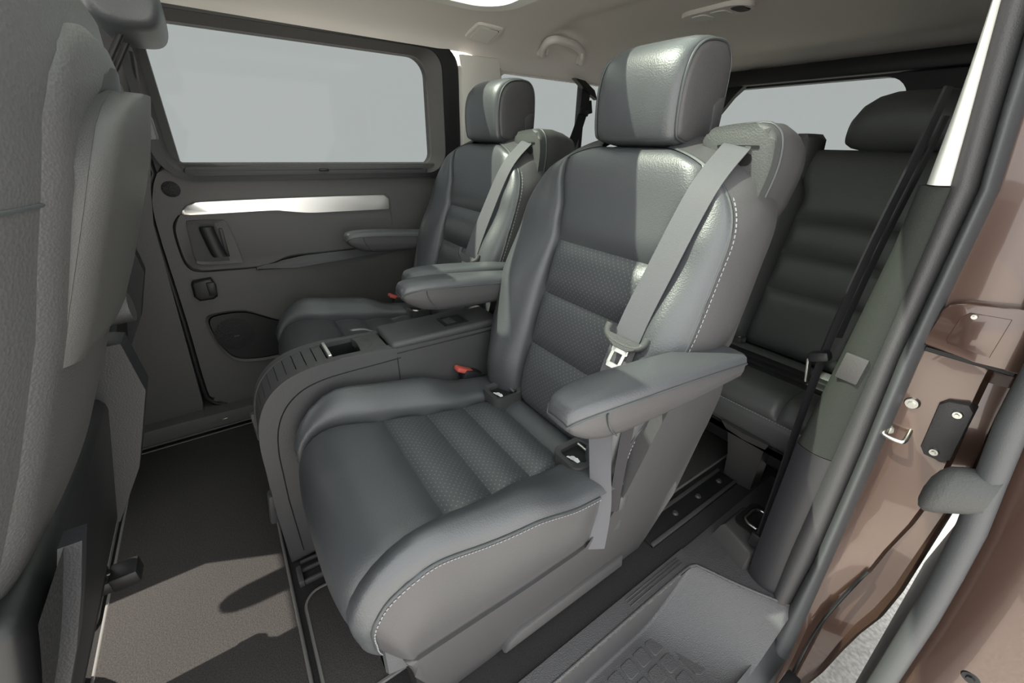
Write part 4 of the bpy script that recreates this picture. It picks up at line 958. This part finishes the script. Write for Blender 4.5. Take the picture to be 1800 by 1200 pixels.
cover_panel('seat_front_band', tc_, tx, lambda l: 0.237, lambda l: 0.225, tc_.at_y(-1.052) + 0.02, tc_.len, leather_k, cu3, 0.006, 0.015)
lq = tc_.at_y(-1.052) + 0.02
dashes('stitching', [tc_.at(lq) + tc_.nrm(lq) * 0.004 + Vector((tx + u, 0, 0)) for u in [-0.23 + 0.02 * i for i in range(23)]], stitch_m, cu3)
ab = ring('anchor_bezel', rrect(0.555, 0.61, -1.355, -1.315, 0.008, 4), rrect(0.565, 0.600, -1.348, -1.322, 0.005, 4), 'z', 0.372, 0.35, plastic, t3)
prism('anchor_well', rrect(0.565, 0.600, -1.348, -1.322, 0.005, 4), 'z', 0.366, 0.35, plastic_k, ab)
tube('anchor_bar', [(0.566, -1.335, 0.369), (0.599, -1.335, 0.369)], 0.002, steel, ab)
# front leg with curved shroud
loft('leg', [[Vector((x0, y - 0.03, z)), Vector((x1, y - 0.03, z)), Vector((x1, y + 0.03, z)), Vector((lerp(x0, x1, 0.5), y + 0.038, z)), Vector((x0, y + 0.03, z))] for z, y, x0, x1 in ((0.0, -1.165, 0.33, 0.415), (0.10, -1.135, 0.322, 0.41), (0.20, -1.09, 0.31, 0.41), (0.235, -1.075, 0.30, 0.43))], plastic_d, t3, True, 40)
box('leg_label', 0.315, 0.345, -1.056, -1.052, 0.222, 0.234, plastic, t3, 0.001)
box('release_tab', 0.425, 0.433, -1.14, -1.13, 0.185, 0.2, red, t3, 0.002)
box('under_frame', 0.24, 0.64, -1.34, -1.15, 0.10, 0.215, plastic_k, t3, 0.01)
for xx in (0.30, 0.58): box('rear_leg', xx - 0.03, xx + 0.03, -1.36, -1.28, 0.0, 0.2, plastic_k, t3, 0.01)
hp3 = cat([(-1.525, 0.945), (-1.512, 0.97), (-1.510, 1.02), (-1.525, 1.06), (-1.56, 1.082), (-1.60, 1.075), (-1.62, 1.03), (-1.615, 0.965), (-1.59, 0.938), (-1.55, 0.934)], 4, True)
c3 = (-1.565, 1.01)
loft('headrest', [[Vector((0.405 + x, c3[0] + (p.x - c3[0]) * f, 0.942 + (c3[1] + (p.y - c3[1]) * f - 0.942) * g3)) for p in hp3] for x, f, g3 in ((-0.132, 0.5, 0.75), (-0.125, 0.8, 0.86), (-0.10, 0.95, 0.96), (-0.05, 1, 1), (0, 1, 1), (0.05, 1, 0.99), (0.085, 0.96, 0.94), (0.11, 0.88, 0.84), (0.124, 0.72, 0.70), (0.130, 0.4, 0.55))], leather_k, t3, True, 60)
for ux in (-0.05, 0.05): tube('headrest_post', [(0.405 + ux, -1.57, 0.90), (0.405 + ux, -1.57, 0.955)], 0.006, steel, t3)
loft('shoulder_pad', [[Vector((0.628 + a * w, -1.545 + b * 0.055, z)) for a, b in ((-1, -0.6), (-0.6, -1), (0.6, -1), (1, -0.6), (1, 0.6), (0.6, 1), (-0.6, 1), (-1, 0.6))] for z, w in ((0.80, 0.020), (0.84, 0.034), (0.92, 0.038), (0.965, 0.034), (0.98, 0.02))], leather_k, t3, True, 60)
# ================================================================== THIRD ROW BELTS
b1 = thing('third_row_belt', 'black seat belt hanging beside the green-grey pillar trim', 'seat belt', (0.21, -0.9, 0.05))
pth = cat([(0.208, -0.905, 1.02), (0.212, -0.905, 0.93), (0.222, -0.91, 0.80), (0.228, -0.912, 0.66), (0.228, -0.91, 0.56), (0.222, -0.905, 0.40), (0.214, -0.90, 0.22), (0.208, -0.895, 0.06)], 6)
ribbon('webbing', pth, [(0.3, 0.95, 0), (0.6, 0.8, 0), (0.4, 0.9, 0)], 0.015, 0.004, webbing_k, b1)
ribbon('webbing', [Vector(p) + Vector((-0.010, -0.012, 0)) for p in pth[3:22]], [(0.3, 0.95, 0), (0.6, 0.8, 0)], 0.010, 0.003, webbing_k, b1)
tt = box('belt_tongue', 0.214, 0.250, -0.918, -0.894, 0.560, 0.580, plastic_k, b1, 0.006, 2, Matrix.Rotation(math.radians(25), 3, 'Y'))
box('tongue_blade', 0.240, 0.2445, -0.914, -0.898, 0.510, 0.560, steel, tt, 0.001, 1, Matrix.Rotation(math.radians(12), 3, 'Y'))
box('floor_anchor', 0.195, 0.222, -0.905, -0.882, 0.06, 0.10, plastic_k, b1, 0.004)
b2 = thing('third_row_belt', 'black seat belt and upper loop hanging across the rear side window', 'seat belt', (1.5, -1.4, 0.85))
p2 = cat([(1.500, -1.416, 1.150), (1.500, -1.415, 1.09), (1.50, -1.402, 1.04), (1.50, -1.37, 0.96), (1.50, -1.318, 0.86), (1.50, -1.285, 0.80)], 6)
ribbon('webbing', p2, [(0.1, 1, 0.1), (0.1, 1, 0.1)], 0.044, 0.004, webbing_k, b2)
prism('belt_anchor', [(-1.34, 1.185), (-1.40, 1.180), (-1.46, 1.150), (-1.482, 1.115), (-1.47, 1.12), (-1.43, 1.135), (-1.40, 1.15)], 'x', 1.490, 1.515, plastic_k, b2, 0.003)
box('belt_tongue', 1.488, 1.512, -1.435, -1.385, 1.052, 1.075, plastic_k, b2, 0.005, 2, Matrix.Rotation(math.radians(12), 3, 'X'))
box('tongue_clip', 1.492, 1.508, -1.455, -1.432, 1.06, 1.11, plastic_k, b2, 0.003, 2, Matrix.Rotation(math.radians(-15), 3, 'X'))
# ================================================================== CEILING FITTINGS
gh = thing('grab_handle', 'beige curved grab handle on the headliner above the rear side window', 'handle', (1.46, -1.24, 1.25))
hpth = cat([(1.500, -1.172, 1.258), (1.490, -1.165, 1.246), (1.455, -1.140, 1.258), (1.415, -1.128, 1.270), (1.395, -1.150, 1.276), (1.400, -1.20, 1.277), (1.415, -1.255, 1.276), (1.440, -1.315, 1.268), (1.465, -1.345, 1.258), (1.495, -1.372, 1.242), (1.502, -1.375, 1.252)], 5)
V, F = tube_data(hpth, 0.0135, 10)
mk('grip', V, F, liner_p, gh, True, None, 60)
box('coat_hook', 1.432, 1.440, -1.325, -1.313, 1.236, 1.262, liner_p, gh, 0.002)
for p_ in ((1.495, -1.168, 1.254), (1.498, -1.374, 1.250)): box('end_cap', p_[0] - 0.016, p_[0] + 0.02, p_[1] - 0.017, p_[1] + 0.017, p_[2] - 0.014, p_[2] + 0.018, liner_p, gh, 0.006, 2)
rlp = thing('side_lamp', 'square cream side lamp set in the headliner above the closed door', 'lamp', (1.46, -0.87, 1.26))
def onroof(y, x, d=0.0): return Vector((x, y, zroof(x, y) - d))
def roof_patch(name, y0, y1, x0, x1, d, r, m, par):
    P = rrect(y0, y1, x0, x1, r, 4); top = [onroof(a, b, d) for a, b in P]; bot = [onroof(a, b, -0.004) for a, b in P]
    bm = bmesh.new(); A = [bm.verts.new(v) for v in top]; B = [bm.verts.new(v) for v in bot]; n = len(P)
    f = bm.faces.new(A); bm.faces.new(B[::-1])
    for i in range(n): bm.faces.new([A[(i + 1) % n], A[i], B[i], B[(i + 1) % n]])
    bmesh.ops.bevel(bm, geom=list(f.edges), offset=0.002, segments=2, affect='EDGES'); return from_bm(name, bm, m, par)
roof_patch('frame', -0.937, -0.835, 1.415, 1.515, 0.006, 0.012, liner_p, rlp)
roof_patch('lamp_gap', -0.928, -0.845, 1.425, 1.508, 0.0072, 0.010, plastic_d, rlp)
roof_patch('lens', -0.926, -0.847, 1.427, 1.506, 0.0085, 0.010, lamp_g, rlp)
dm = thing('dome_lamp', 'oval grey dome lamp with two lenses on the rear ceiling', 'lamp', (0.97, -1.45, 1.33))
roof_patch('housing', -1.52, -1.40, 0.86, 1.09, 0.012, 0.058, liner_p, dm)
for a, b, m_ in ((0.875, 0.915, plastic_d), (0.93, 0.985, lamp_g), (0.995, 1.05, lamp_g)): roof_patch('lens', -1.495, -1.425, a, b, 0.0145, 0.018, m_, dm)
# ================================================================== FLOOR MATS AND RAIL ENDS
def mat_obj(label, x0, x1, y0, y1, r, h=0.008):
    t = thing('floor_mat', label, 'mat', ((x0 + x1) / 2, (y0 + y1) / 2, 0.0))
    P = rrect(x0, x1, y0, y1, r, 6)
    prism('pile', P, 'z', h, 0.0005, mat_m, t, 0.002)
    tube('binding', [(p[0], p[1], h * 0.7) for p in P], 0.0042, binding, t, 6, True)
    return t
mat_obj('wide dark floor mat with sun patches in front of the captain seats', 0.335, 1.50, 0.062, 0.398, 0.015)
mat_obj('dark floor mat under the front seats beyond the sun patches', 0.88, 1.50, 0.412, 0.78, 0.035)
mat_obj('small dark floor mat tucked under the front of the captain seat by the open door', 0.468, 0.725, -0.115, 0.043, (0.035, 0.01, 0.01, 0.01))
mat_obj('dark floor mat under the third row seat behind the rail', 0.452, 1.40, -1.75, -0.755, 0.02)
for nm_, x0 in (('black slotted rail end with grey cap by the console foot', 0.755), ):
    re_ = thing('rail_end', nm_, 'rail', (x0 + 0.03, 0.0, 0.0))
    box('channel', x0, x0 + 0.062, -0.11, 0.040, 0.0, 0.006, plastic_k, re_, 0.001)
    for a in (x0 + 0.002, x0 + 0.034, x0 + 0.058): box('rail_lip', a - 0.003, a + 0.003, -0.11, 0.034, 0.0, 0.014, plastic, re_, 0.001)
    box('end_cap', x0 - 0.003, x0 + 0.045, 0.034, 0.046, 0.0, 0.02, plastic, re_, 0.003)
